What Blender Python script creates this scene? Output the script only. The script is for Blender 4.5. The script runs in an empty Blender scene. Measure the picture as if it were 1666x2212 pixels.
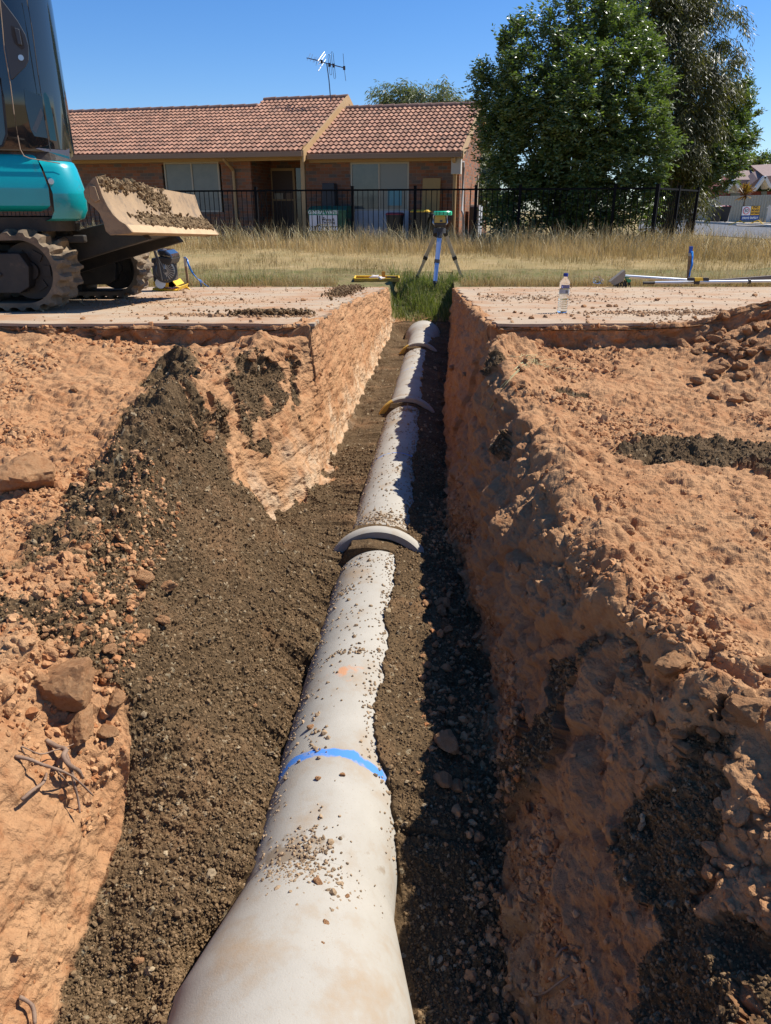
import bpy, bmesh, math, random
import numpy as np
from mathutils import Vector, Matrix
random.seed(7); RNG = np.random.default_rng(7)
sc = bpy.context.scene
COL = sc.collection
R = math.radians
# ---------------------------------------------------------------- camera geometry (measured from the photograph)
TH = R(22.14); CT, ST = math.cos(TH), math.sin(TH); FL = 1600.0; CAMZ = 0.6
def ray(px, py):
    u = (1106 - py) / FL
    return ((px - 833) / FL, CT + u * ST, -ST + u * CT)
def PY(px, py, Y):
    d = ray(px, py); k = Y / d[1]
    return Vector((d[0] * k, Y, CAMZ + d[2] * k))
def PZ(px, py, z):
    d = ray(px, py); k = (z - CAMZ) / d[2]
    return Vector((d[0] * k, d[1] * k, z))
def PPL(px, py, p0, n):            # ray against a vertical plane
    d = Vector(ray(px, py)); o = Vector((0, 0, CAMZ)); n = Vector(n)
    k = (Vector(p0) - o).dot(n) / d.dot(n)
    return o + d * k
def slabz(y): return -0.055 * (y - 4.5)
def PS(px, py):                    # ray against the sloping driveway plane
    d = ray(px, py); k = (0.055 * 4.5 - CAMZ) / (d[2] + 0.055 * d[1])
    return Vector((d[0] * k, d[1] * k, CAMZ + d[2] * k))
def axx(y): return -0.03 + 0.0775 * (y - 2.9)
# ---------------------------------------------------------------- numpy noise
def _h(ix, iy, iz, seed):
    h = (ix.astype(np.int64) * 374761393 + iy.astype(np.int64) * 668265263 + iz.astype(np.int64) * 2147483647 + seed * 974634777) & 0xFFFFFFFF
    h = ((h ^ (h >> 13)) * 1274126177) & 0xFFFFFFFF
    h = ((h ^ (h >> 15)) * 2246822519) & 0xFFFFFFFF
    return ((h ^ (h >> 16)) & 0xFFFFFF) / float(0xFFFFFF)
def vnoise(P, seed=0):
    F = np.floor(P).astype(np.int64); f = P - F; f = f * f * (3 - 2 * f)
    r = 0
    for dx in (0, 1):
        wx = f[:, 0] if dx else 1 - f[:, 0]
        for dy in (0, 1):
            wy = f[:, 1] if dy else 1 - f[:, 1]
            for dz in (0, 1):
                wz = f[:, 2] if dz else 1 - f[:, 2]
                r = r + wx * wy * wz * _h(F[:, 0] + dx, F[:, 1] + dy, F[:, 2] + dz, seed)
    return r * 2 - 1
def fbm(P, size, octs=4, seed=0, gain=.5):
    r = 0; a = 1; Q = P / size
    for o in range(octs):
        r = r + a * vnoise(Q + 17.3 * o, seed + o); a *= gain; Q = Q * 2.03
    return r
def worley(P, size, seed=0, jit=.9):
    Q = P / size; F = np.floor(Q).astype(np.int64)
    d1 = np.full(len(P), 9.0); d2 = np.full(len(P), 9.0); cid = np.zeros(len(P))
    for dx in (-1, 0, 1):
        for dy in (-1, 0, 1):
            for dz in (-1, 0, 1):
                cx, cy, cz = F[:, 0] + dx, F[:, 1] + dy, F[:, 2] + dz
                h = _h(cx, cy, cz, seed)
                ox = .5 + jit * (h - .5); oy = .5 + jit * (_h(cx, cy, cz, seed + 11) - .5); oz = .5 + jit * (_h(cx, cy, cz, seed + 23) - .5)
                d = (cx + ox - Q[:, 0]) ** 2 + (cy + oy - Q[:, 1]) ** 2 + (cz + oz - Q[:, 2]) ** 2
                m = d < d1
                d2 = np.where(m, d1, np.minimum(d2, d)); cid = np.where(m, h, cid); d1 = np.where(m, d, d1)
    return np.sqrt(d1), np.sqrt(d2), cid
def smooth(a, b, x):
    t = np.clip((x - a) / (b - a), 0, 1); return t * t * (3 - 2 * t)
# ---------------------------------------------------------------- object helpers
def props(o, label=None, cat=None, group=None, kind=None):
    if label: o['label'] = label
    if cat: o['category'] = cat
    if group: o['group'] = group
    if kind: o['kind'] = kind
    return o
def thing(name, label, cat, loc=(0, 0, 0), rz=0, group=None, rot=None):
    o = bpy.data.objects.new(name, None); COL.objects.link(o)
    o.empty_display_size = .1
    o.location = loc; o.rotation_euler = rot if rot else (0, 0, rz)
    bpy.context.view_layer.update() if False else None
    return props(o, label, cat, group)
def link(name, me, parent=None, m=None, world=True):
    """link a mesh object; with world=True its vertices are world coordinates and are moved into the parent's frame"""
    o = bpy.data.objects.new(name, me); COL.objects.link(o)
    if m: me.materials.append(m)
    if parent is not None:
        if world:
            root = parent.matrix_basis if parent.parent is None else parent.parent.matrix_basis @ parent.matrix_basis
            if parent.parent is not None and parent.parent.parent is not None:
                root = parent.parent.parent.matrix_basis @ root
            me.transform(root.inverted())
        o.parent = parent
    return o
def npmesh(name, V, Fq, smooth_=False, tint=None, quads=True):
    me = bpy.data.meshes.new(name)
    V = np.ascontiguousarray(V, dtype=np.float32); Fq = np.ascontiguousarray(Fq, dtype=np.int32)
    n = Fq.shape[1]
    me.vertices.add(len(V)); me.vertices.foreach_set('co', V.ravel())
    me.loops.add(Fq.size); me.loops.foreach_set('vertex_index', Fq.ravel())
    me.polygons.add(len(Fq)); me.polygons.foreach_set('loop_start', np.arange(0, Fq.size, n, dtype=np.int32))
    me.polygons.foreach_set('loop_total', np.full(len(Fq), n, dtype=np.int32))
    me.polygons.foreach_set('use_smooth', np.full(len(Fq), smooth_, dtype=bool))
    if tint is not None:
        for k, v in (tint.items() if isinstance(tint, dict) else [('tint', tint)]):
            at = me.attributes.new(k, 'FLOAT', 'POINT'); at.data.foreach_set('value', np.ascontiguousarray(v, dtype=np.float32))
    me.update(calc_edges=True)
    return me
class MB:
    """collects simple shapes and links them as one mesh object"""
    def __init__(s): s.bm = bmesh.new()
    def box(s, c, d, rz=0, rx=0, ry=0, bev=0):
        r = bmesh.ops.create_cube(s.bm, size=1)
        M = Matrix.Translation(Vector(c)) @ Matrix.Rotation(rz, 4, 'Z') @ Matrix.Rotation(ry, 4, 'Y') @ Matrix.Rotation(rx, 4, 'X') @ Matrix.Diagonal((d[0], d[1], d[2], 1))
        bmesh.ops.transform(s.bm, matrix=M, verts=r['verts'])
        if bev:
            es = list({e for v in r['verts'] for e in v.link_edges})
            bmesh.ops.bevel(s.bm, geom=es, offset=bev, segments=2, affect='EDGES', profile=.5)
        return s
    def bar(s, a, b, w, h=None, up=(0, 0, 1)):
        a, b = Vector(a), Vector(b); d = b - a; L = d.length; h = h or w
        if L < 1e-6: return s
        y = d.normalized(); x = y.cross(Vector(up))
        if x.length < 1e-4: x = y.cross(Vector((1, 0, 0)))
        x.normalize(); z = x.cross(y)
        r = bmesh.ops.create_cube(s.bm, size=1)
        M = Matrix((x * w, y * L, z * h)).transposed().to_4x4(); M.translation = (a + b) / 2
        bmesh.ops.transform(s.bm, matrix=M, verts=r['verts'])
        return s
    def cyl(s, a, b, r1, r2=None, n=12, caps=True):
        a, b = Vector(a), Vector(b); d = b - a; L = d.length; r2 = r1 if r2 is None else r2
        if L < 1e-6: return s
        r = bmesh.ops.create_cone(s.bm, cap_ends=caps, segments=n, radius1=r1, radius2=r2, depth=L)
        M = Matrix.Translation((a + b) / 2) @ d.to_track_quat('Z', 'Y').to_matrix().to_4x4()
        bmesh.ops.transform(s.bm, matrix=M, verts=r['verts'])
        return s
    def tube(s, pts, r, n=8):
        pts = [Vector(p) for p in pts]; rings = []
        rr = r if isinstance(r, (list, tuple)) else [r] * len(pts)
        for i, p in enumerate(pts):
            t = (pts[min(i + 1, len(pts) - 1)] - pts[max(i - 1, 0)]).normalized()
            q = t.to_track_quat('Z', 'Y').to_matrix()
            rings.append([s.bm.verts.new(p + q @ Vector((math.cos(2 * math.pi * k / n) * rr[i], math.sin(2 * math.pi * k / n) * rr[i], 0))) for k in range(n)])
        for i in range(len(rings) - 1):
            for k in range(n):
                a, b = rings[i][k], rings[i][(k + 1) % n]
                c, d = rings[i + 1][(k + 1) % n], rings[i + 1][k]
                s.bm.faces.new((a, b, c, d))
        s.bm.faces.new(rings[0][::-1]); s.bm.faces.new(rings[-1])
        return s
    def prism(s, pts, vec):
        """flat polygon extruded along vec"""
        vec = Vector(vec); a = [s.bm.verts.new(Vector(p)) for p in pts]; b = [s.bm.verts.new(Vector(p) + vec) for p in pts]
        n = len(pts); s.bm.faces.new(a); s.bm.faces.new(b[::-1])
        for i in range(n): s.bm.faces.new((a[i], b[i], b[(i + 1) % n], a[(i + 1) % n]))
        return s
    def loft(s, rings, cap=True, closed=True):
        R_ = [[s.bm.verts.new(Vector(p)) for p in r] for r in rings]; n = len(R_[0])
        for i in range(len(R_) - 1):
            for k in range(n if closed else n - 1):
                s.bm.faces.new((R_[i][k], R_[i][(k + 1) % n], R_[i + 1][(k + 1) % n], R_[i + 1][k]))
        if cap: s.bm.faces.new(R_[0][::-1]); s.bm.faces.new(R_[-1])
        return s
    def lathe(s, prof, c=(0, 0, 0), n=24):
        """profile of (r, z) turned about z"""
        c = Vector(c); rings = [[c + Vector((math.cos(2 * math.pi * k / n) * r, math.sin(2 * math.pi * k / n) * r, z)) for k in range(n)] for r, z in prof]
        return s.loft(rings)
    def ico(s, c, r, sub=2, jit=0):
        rr = bmesh.ops.create_icosphere(s.bm, subdivisions=sub, radius=1)
        for v in rr['verts']:
            f = 1 + random.uniform(-jit, jit); v.co = Vector((v.co.x * r[0] * f, v.co.y * r[1] * f, v.co.z * r[2] * f)) + Vector(c)
        return s
    def build(s, name, m, parent=None, smooth_=False, world=True, bevel=0):
        bmesh.ops.recalc_face_normals(s.bm, faces=s.bm.faces[:])
        me = bpy.data.meshes.new(name); s.bm.to_mesh(me); s.bm.free()
        if smooth_:
            me.polygons.foreach_set('use_smooth', [True] * len(me.polygons))
            if smooth_ != 'all': me.set_sharp_from_angle(angle=R(35))
        o = link(name, me, parent, m, world)
        if bevel:
            b = o.modifiers.new('Bevel', 'BEVEL'); b.width = bevel; b.segments = 2; b.limit_method = 'ANGLE'; b.angle_limit = R(40)
            b.harden_normals = False
        return o
def copy_tree(o, parent=None):
    c = o.copy(); COL.objects.link(c)
    if parent is not None: c.parent = parent
    for ch in [x for x in o.children]: copy_tree(ch, c)
    return c
def text(name, body, size, m, parent, M, ext=.002, align='CENTER'):
    cu = bpy.data.curves.new(name, 'FONT'); cu.body = body; cu.size = size; cu.extrude = ext; cu.offset = size * .018
    cu.align_x = align; cu.align_y = 'CENTER'
    tmp = bpy.data.objects.new('tmp', cu); COL.objects.link(tmp); bpy.context.view_layer.update()
    me = bpy.data.meshes.new_from_object(tmp.evaluated_get(bpy.context.evaluated_depsgraph_get())); bpy.data.objects.remove(tmp)
    me.materials.clear(); me.materials.append(m); o = bpy.data.objects.new(name, me); COL.objects.link(o)
    root = parent.matrix_basis if parent.parent is None else parent.parent.matrix_basis @ parent.matrix_basis
    o.parent = parent; o.matrix_basis = root.inverted() @ M
    return o
# ---------------------------------------------------------------- materials
def node(nt, t, **kw):
    n = nt.nodes.new(t)
    for k, v in kw.items(): setattr(n, k, v)
    return n
def mat(name, c1, c2=None, scale=8, rough=.8, bump=0, bscale=40, metal=0, spec=.5, detail=4, c3=None, s3=40, t3=(.55, .7), coat=0, coord='Object', attr=None, trans=0, stretch=None):
    m = bpy.data.materials.new(name); m.use_nodes = True; nt = m.node_tree; L = nt.links
    b = nt.nodes['Principled BSDF']
    b.inputs['Roughness'].default_value = rough; b.inputs['Metallic'].default_value = metal
    b.inputs['Specular IOR Level'].default_value = spec; b.inputs['Coat Weight'].default_value = coat
    b.inputs['Transmission Weight'].default_value = trans
    c1 = (*c1, 1)
    tc = node(nt, 'ShaderNodeTexCoord'); co = tc.outputs[coord]
    if stretch:
        mp = node(nt, 'ShaderNodeMapping'); mp.inputs['Scale'].default_value = stretch; L.new(co, mp.inputs[0]); co = mp.outputs[0]
    cur = None
    if c2 is not None:
        if attr:
            at = node(nt, 'ShaderNodeAttribute', attribute_name=attr); fac = at.outputs['Fac']
        else:
            nz = node(nt, 'ShaderNodeTexNoise'); nz.inputs['Scale'].default_value = scale; nz.inputs['Detail'].default_value = detail; nz.inputs['Roughness'].default_value = .65
            L.new(co, nz.inputs['Vector'])
            rp = node(nt, 'ShaderNodeMapRange'); rp.inputs[1].default_value = .32; rp.inputs[2].default_value = .68; L.new(nz.outputs['Fac'], rp.inputs[0]); fac = rp.outputs[0]
        mx = node(nt, 'ShaderNodeMix', data_type='RGBA'); L.new(fac, mx.inputs[0]); mx.inputs[6].default_value = c1; mx.inputs[7].default_value = (*c2, 1)
        cur = mx.outputs[2]
    if c3 is not None:
        n3 = node(nt, 'ShaderNodeTexNoise'); n3.inputs['Scale'].default_value = s3; n3.inputs['Detail'].default_value = 5; n3.inputs['Roughness'].default_value = .7; L.new(co, n3.inputs['Vector'])
        r3 = node(nt, 'ShaderNodeMapRange'); r3.inputs[1].default_value = t3[0]; r3.inputs[2].default_value = t3[1]; L.new(n3.outputs['Fac'], r3.inputs[0])
        m3 = node(nt, 'ShaderNodeMix', data_type='RGBA'); L.new(r3.outputs[0], m3.inputs[0])
        if cur: L.new(cur, m3.inputs[6])
        else: m3.inputs[6].default_value = c1
        m3.inputs[7].default_value = (*c3, 1); cur = m3.outputs[2]
    if cur: L.new(cur, b.inputs['Base Color'])
    else: b.inputs['Base Color'].default_value = c1
    if bump:
        nb = node(nt, 'ShaderNodeTexNoise'); nb.inputs['Scale'].default_value = bscale; nb.inputs['Detail'].default_value = 6; nb.inputs['Roughness'].default_value = .65; L.new(co, nb.inputs['Vector'])
        bp = node(nt, 'ShaderNodeBump'); bp.inputs['Strength'].default_value = min(1, bump * 1.0); bp.inputs['Distance'].default_value = .5 / bscale; L.new(nb.outputs['Fac'], bp.inputs['Height']); L.new(bp.outputs[0], b.inputs['Normal'])
    return m
# ---------------------------------------------------------------- camera, sun, sky
cd = bpy.data.cameras.new('camera'); cam = bpy.data.objects.new('camera', cd); COL.objects.link(cam)
cam.location = (0, 0, CAMZ); cam.rotation_euler = (R(90) - TH, 0, 0)
cd.sensor_fit = 'VERTICAL'; cd.sensor_height = 36; cd.lens = 36 * FL / 2212; cd.clip_start = .02; cd.clip_end = 2000
sc.camera = cam
SUN_EL, SUN_DIR = R(51.5), Vector((.925, .38, 0)).normalized()
sdir = Vector((SUN_DIR.x * math.cos(SUN_EL), SUN_DIR.y * math.cos(SUN_EL), math.sin(SUN_EL)))
sl = bpy.data.lights.new('sun', 'SUN'); so = bpy.data.objects.new('sun', sl); COL.objects.link(so)
sl.energy = 4.7; sl.angle = R(.53); sl.color = (1, .955, .88)
so.rotation_euler = sdir.to_track_quat('Z', 'Y').to_euler()
w = bpy.data.worlds.new('World'); sc.world = w; w.use_nodes = True; nt = w.node_tree
sky = node(nt, 'ShaderNodeTexSky'); sky.sky_type = 'NISHITA'; sky.sun_disc = False
sky.sun_elevation = SUN_EL; sky.sun_rotation = math.atan2(SUN_DIR.x, SUN_DIR.y)
sky.air_density = 1.0; sky.dust_density = .2; sky.ozone_density = 4; sky.altitude = 200
bg = nt.nodes['Background']; bg.inputs['Strength'].default_value = .086
hs_ = node(nt, 'ShaderNodeHueSaturation'); hs_.inputs['Saturation'].default_value = 1.25; nt.links.new(sky.outputs[0], hs_.inputs['Color']); tn = node(nt, 'ShaderNodeMix', data_type='RGBA', blend_type='MULTIPLY'); tn.inputs[0].default_value = 1; nt.links.new(hs_.outputs[0], tn.inputs[6]); tn.inputs[7].default_value = (.80, .86, 1.03, 1); nt.links.new(tn.outputs[2], bg.inputs['Color'])
sc.view_settings.view_transform = 'Standard'; sc.view_settings.look = 'None'; sc.view_settings.gamma = 1; sc.view_settings.exposure = .72
sc.cycles.max_bounces = 8; sc.cycles.transparent_max_bounces = 12
# ================================================================ trench, benches and verge: one lofted sheet
def K(tab, y): 
    t = np.array(tab, dtype=float); return np.interp(y, t[:, 0], t[:, 1])
def verge(y): return np.interp(y, [9.6, 11, 16, 20, 60], [-.285, -.27, -.12, -.14, -.2])
ys = [-.8]
while ys[-1] < 12.0: ys.append(ys[-1] + (.02 if ys[-1] < .45 else .0011 if 4.212 < ys[-1] < 4.252 else max(.0032, .0033 * ys[-1])))
YS = np.array(ys); a = axx(YS); SZ = slabz(YS)
step = smooth(4.220, 4.246, YS)
bench_l = K([(-.8, -.28), (1.3, -.26), (2.5, -.22), (3.8, -.16), (4.26, -.115)], YS) * (1 - step) + (SZ - .02) * step
bench_r = K([(-.8, -.24), (.6, -.24), (1.1, -.26), (1.3, -.265), (2.5, -.25), (3.5, -.2), (4.26, -.13)], YS) * (1 - step) + (SZ - .02) * step
blend = smooth(9.58, 9.75, YS)
bench_l = bench_l * (1 - blend) + verge(YS) * blend
bench_r = bench_r * (1 - blend) + verge(YS) * blend
pts = []
lv = -(.56 * np.maximum(YS, .5) + .9)
pts.append((lv - 9, bench_l)); pts.append((lv, bench_l))
c3x = np.where(YS < 4.24, K([(-.8, -.85), (1, -.80), (1.4, -.79), (1.8, -.82), (2.2, -.86), (2.6, -.90), (3, -.85), (3.3, -.80), (3.7, -.72), (4.0, -.62), (4.24, -.44)], YS), a + K([(4.24, -.50), (6.1, -.56), (8, -.48), (9.6, -.46)], YS))
c3z = np.where(YS < 4.24, K([(-.8, -.3), (1, -.28), (1.4, -.26), (2.2, -.24), (2.6, -.215), (3, -.19), (3.3, -.13), (3.7, -.07), (4.0, -.06), (4.24, -.05)], YS), SZ - .004)
c3z = c3z * (1 - blend) + verge(YS) * blend
c2x = np.minimum(c3x - .14, np.where(YS < 4.24, c3x - .32, c3x - .14)); c2z = bench_l + np.where(YS < 4.2, .012, 0)
pts.append((c2x, c2z)); pts.append((c3x, c3z))
pts.append((K([(-.8, -.6), (.5, -.6), (1.5, -.6), (1.8, -.66), (2.6, -.68), (3.0, -.68), (3.3, -.70), (3.7, -.52), (4.2, -.40), (4.3, axx(4.3) - .45), (6.2, axx(6.2) - .47), (9.6, axx(9.6) - .43), (12, axx(12) - .43)], YS),
            K([(-.8, -.8), (.5, -.82), (1.0, -.78), (1.3, -.68), (1.48, -.46), (1.8, -.42), (2.2, -.41), (2.6, -.42), (3.0, -.48), (3.3, -.5), (3.7, -.48), (4.2, -.42), (9.4, -.5), (10.6, -.33), (12, -.27)], YS)))
pts.append((K([(-.8, -.46), (1.0, -.46), (1.3, -.42), (2.6, -.42), (3.0, -.45), (3.3, -.60), (3.45, -.53), (3.7, axx(3.7) - .42), (9.6, axx(9.6) - .40), (12, axx(12) - .4)], YS),
            K([(-.8, -.86), (.5, -.85), (1.0, -.81), (1.3, -.76), (1.5, -.69), (1.8, -.655), (2.6, -.67), (3.0, -.73), (3.3, -.80), (3.7, -.815), (9.0, -.80), (9.6, -.70), (10.6, -.40), (12, -.27)], YS)))
offl = K([(-.8, -.215), (1.12, -.215), (1.22, -.15), (1.5, -.145), (2.0, -.16), (2.5, -.155), (2.9, -.15), (3.4, -.16), (4.4, -.155), (5.3, -.15), (7, -.146), (8.7, -.165), (9.6, -.2)], YS)
offr = K([(-.8, .25), (1.0, .235), (1.25, .19), (1.38, .165), (1.5, .13), (1.6, .095), (1.7, .082), (2.0, .083), (2.4, .072), (2.8, .075), (3.3, .115), (4.2, .085), (5.1, .095), (6.6, .065), (8, .07), (9.6, .2)], YS)
wob = fbm(np.stack([YS, YS * 0 + 3, YS * 0], 1), .14, 5, 5, .7) * .017; wob2 = fbm(np.stack([YS, YS * 0 + 9, YS * 0], 1), .12, 5, 8, .7) * .015
offl = offl + np.where(YS > 1.2, wob, wob * .2); offr = offr + np.where(YS > 1.4, wob2, wob2 * .1)
def onpipe(off, rad): return -.90 + np.sqrt(np.maximum(rad ** 2 - off ** 2, .0004))
prad = np.interp(YS, [-.8, .92, 1.22, 12], [.245, .245, .18, .18])
covers = np.zeros(len(YS)); cz = []
for m_, w_ in ((2.905, .085), (5.34, .03), (7.78, .03)):
    covers = np.maximum(covers, smooth(m_ - w_ - .03, m_ - w_, YS) * (1 - smooth(m_ + .0, m_ + .03, YS)))
behind = np.maximum(smooth(2.945, 2.96, YS) * (1 - smooth(3.06, 3.13, YS)), np.maximum(smooth(5.41, 5.43, YS) * (1 - smooth(5.5, 5.56, YS)), smooth(7.85, 7.87, YS) * (1 - smooth(7.93, 8.0, YS))))
endc = smooth(9.3, 9.45, YS); covers = covers * (1 - behind); tot = np.clip(covers + behind, 0, 1)
lz = onpipe(offl, prad); rz_ = onpipe(offr, prad)
lowr = K([(-.8, -.05), (1.2, -.05), (1.45, 0), (12, 0)], YS)
lz = lz * (1 - endc) - .72 * endc; rz_ = rz_ * (1 - endc) - .72 * endc
slope_end = K([(9.4, 0), (9.6, .04), (10.6, .34), (11.2, .43), (12, .45)], YS)
lz = lz + slope_end; rz_ = rz_ + slope_end
pts.append((a + offl - .012, lz + .006))
pts.append((a + offl * .8, np.where(YS < 9.3, lz * (1 - tot) + tot * -.712 - .05 * (1 - tot) * (1 - endc), lz)))
base = -.97
midz = base + 0 + (covers * (-.700 - base)) + behind * (-.700 - base)
midz = midz * (1 - endc) + (-.715 + slope_end) * endc
pts.append((a + (offl + offr) / 2, midz))
pts.append((a + offr * .8, np.where(YS < 9.3, rz_ * (1 - tot) + tot * -.716 - .05 * (1 - tot) * (1 - endc), rz_)))
pts.append((a + offr + .012, rz_ + .006 + lowr))
footx = K([(-.8, .25), (.6, .25), (1, .265), (1.5, .305), (2.2, .335), (2.8, .325), (3.34, .30), (5.38, .455), (9.6, .825), (12, axx(12) + .33)], YS)
footz = K([(-.8, -.97), (1.2, -.96), (1.5, -.86), (1.9, -.80), (2.3, -.80), (2.8, -.82), (3.34, -.82), (9.0, -.81), (9.6, -.7), (10.6, -.40), (12, -.27)], YS)
pts.append((footx, footz))
pts.append((np.interp(YS, [-.8, 1.0, 1.3, 1.8, 3.7, 4.3, 12], [.50, .49, .455, .405, .44, axx(4.3) + .43, axx(12) + .34]) * (YS < 4.3) + (YS >= 4.3) * (footx + np.interp(YS, [4.3, 5, 12], [.10, .05, .02])),
            K([(-.8, -.60), (.95, -.60), (1.3, -.50), (2, -.44), (3, -.44), (4.3, -.42), (9.4, -.55), (10.6, -.33), (12, -.27)], YS)))
c11x = np.where(YS < 4.24, K([(-.8, .86), (.6, .84), (.95, .76), (1.08, .70), (1.16, .65), (1.3, .56), (1.78, .50), (2.6, .56), (3.2, .59), (3.7, .56), (4.0, .58), (4.24, .56)], YS), a + K([(4.24, .50), (6, .44), (8.5, .37), (9.6, .36)], YS))
c11z = np.where(YS < 4.24, K([(-.8, -.24), (.6, -.24), (.95, -.25), (1.08, -.26), (1.16, -.27), (1.3, -.27), (1.78, -.26), (2.6, -.235), (3.2, -.19), (3.7, -.10), (4.0, -.07), (4.24, -.07)], YS), SZ - .004)
c11z = c11z - .045 * np.exp(-((YS - 2.45) / .16) ** 2) + .02 * np.sin(YS * 9.5) * smooth(1.4, 1.8, YS) * (1 - smooth(3.5, 4, YS)); c11z = c11z * (1 - blend) + verge(YS) * blend
pts.append((c11x, c11z)); pts.append((c11x + np.where(YS < 4.24, .30, .10), bench_r + np.where(YS < 4.2, .01, 0)))
pts.append((np.maximum(-lv, c11x + .45), bench_r)); pts.append((np.maximum(-lv, c11x + .45) + 9, bench_r))
CX = np.stack([p[0] for p in pts], 1); CZ = np.stack([p[1] for p in pts], 1)
#        far  bench  shoulder wall  wall fill  contact ...
NS = [90, 290, 70, 120, 110, 110, 14, 22, 22, 14, 100, 110, 130, 70, 250, 90]
U = []; S = []
for i, n in enumerate(NS):
    for j in range(n): U.append(i + j / n)
U.append(len(NS)); U = np.array(U); i0 = np.minimum(U.astype(int), len(NS) - 1); fr = U - i0
X = CX[:, i0] * (1 - fr) + CX[:, i0 + 1] * fr; Z = CZ[:, i0] * (1 - fr) + CZ[:, i0 + 1] * fr
# soften the corners of the cross-section a little
def soften(A, k):
    for _ in range(k): A[:, 1:-1] = (A[:, :-2] + 2 * A[:, 1:-1] + A[:, 2:]) / 4
    return A
keep = (U > 5.6) & (U < 10.4)
X2, Z2 = soften(X.copy(), 60), soften(Z.copy(), 60)
kw = 1 - np.clip((np.minimum(abs(U - 5.8), abs(U - 10.2))) / .5, 0, 1); kw[keep] = 1
X = X * kw + X2 * (1 - kw); Z = Z * kw + Z2 * (1 - kw)
Yg = np.repeat(YS[:, None], X.shape[1], 1)
P = np.stack([X, Yg, Z], 2)
ny, nx = X.shape
dU = np.gradient(P, axis=1); dV = np.gradient(P, axis=0)
N = np.cross(dU, dV); N /= np.linalg.norm(N, axis=2, keepdims=True) + 1e-9
N[N[..., 2] < -.2] *= -1
Pf = P.reshape(-1, 3); Nf = N.reshape(-1, 3); Uf = np.repeat(U[None], ny, 0).ravel(); Yf = Pf[:, 1]; Xf = Pf[:, 0]; Zf = Pf[:, 2]
big = fbm(Pf, .5, 3, 1); med = fbm(Pf, .16, 4, 21); fine = fbm(Pf, .035, 3, 41)
wl1, wl2, wid = worley(Pf + .02 * med[:, None], .17, 3); chunk = np.clip(wl2 - wl1, 0, .5)
w1, w2, wid2 = worley(Pf + .01 * fine[:, None], .045, 5)
g1, g2, gid = worley(Pf, .013, 9)
nearfade = 1 - smooth(2.5, 5.5, Yf)
# ---- zones (all in world terms)
us = np.interp(Yf, [2.9, 3.35], [4.0, 5.0])
edn = fbm(Pf, .10, 4, 401)
isfill = smooth(-.05, .05, Uf - us + .10 * med + .20 * edn * (Yf > 2.6) * (Yf < 4.4)) * (1 - smooth(10.92, 11.05, Uf + .10 * med))
# fill runs up the left bank between Y 1.45 and 3.2
bank = smooth(1.38, 1.52, Yf + .10 * med) * (1 - smooth(2.95, 3.4, Yf + .35 * (Uf - 4) * .6 + .22 * med + .14 * edn))
isfill = np.maximum(isfill, bank * smooth(2.95, 3.25, Uf + .35 * med + .25 * edn))
def blob(cx, cy, rx, ry, rot=0, edge=.35):
    c, s_ = math.cos(rot), math.sin(rot); dx, dy = Xf - cx, Yf - cy
    q = np.sqrt(((dx * c + dy * s_) / rx) ** 2 + ((-dx * s_ + dy * c) / ry) ** 2)
    return 1 - smooth(1 - edge, 1 + edge, q + .55 * med + .35 * big + .2 * fine)
def fil(m_): 
    global isfill; isfill = np.maximum(isfill, m_)
onL = (Uf < 3.4)
fil(blob(-1.04, 3.62, .13, .34, .25) * onL); fil(blob(-.93, 2.85, .15, .60, .12) * onL); 0
fil(blob(-.88, 2.2, .11, .5, 0) * onL * .9); fil(blob(-1.0, 1.62, .07, .04) * onL); fil(blob(-.84, 1.5, .10, .05) * onL)
wallL = (Uf > 2.9) & (Uf < 4.9)
fil(blob(-.56, 3.72, .13, .34, -.3) * wallL * smooth(-.50, -.34, Zf + .15 * edn)); fil(blob(-.72, 2.95, .06, .30) * wallL)
onR = (Uf > 12.6)
fil(blob(1.25, 2.62, .42, .17, -.15) * onR); fil(blob(1.72, 2.42, .30, .12, -.2) * onR); fil(blob(.86, 3.4, .08, .04) * onR)
wallR = (Uf > 11) & (Uf < 13.6)
fil(blob(.56, 1.04, .11, .13, 0) * wallR); fil(blob(.52, .84, .09, .16) * wallR); 0
fil(blob(.50, 3.05, .04, .08) * wallR); fil(blob(.55, 3.7, .05, .06) * wallR)
isfill[(Yf > 9.55)] = 0
fill_z = isfill > .5
wallz = ((Uf > 2.9) & (Uf < 5)) | ((Uf > 11) & (Uf < 13)); steep = smooth(.85, .35, np.abs(Nf[:, 2])) if False else 1 - smooth(.35, .85, np.abs(Nf[:, 2]))
inpipe = (Uf > 6) & (Uf < 10)
rough_l = smooth(1.0, 1.7, Yf)          # near left wall is smooth dusty clay
A = .030 * big + .014 * med + .005 * fine
cl = (.012 + .030 * steep) * (chunk - .22) * 2 + (.4 + .6 * (vnoise(Pf / .3, 77) > -.1)) * .012 * (.45 - w1) * 2
cl *= np.where((Uf > 3) & (Uf < 4.5) & (Yf < 1.6), .25 + .5 * rough_l, 1) * np.where((Uf > 2.6) & (Uf < 13.4) & (Yf > 4.2), .40, 1) * np.where((Uf > 3) & (Uf < 5) & (Yf > 3.0), .35, 1)
A = A * np.where((Uf > 2.6) & (Uf < 5.4) & (Yf > 3.2), .45, 1)
gr = (.010 * (.5 - w1) + .0075 * (.55 - g1) * 2 * (.3 + .7 * nearfade) + .010 * med)
patchy = smooth(-.1, .4, vnoise(Pf / .22, 99))
lay = fbm(Pf * np.array([1, .22, 1.]), .05, 4, 131); rid = .5 - np.abs(fbm(Pf + .02 * med[:, None], .055, 4, 151)); rid2 = (.5 - np.abs(fbm(Pf, .018, 3, 161))) * ((Uf > 1) & (Uf < 15))
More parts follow.
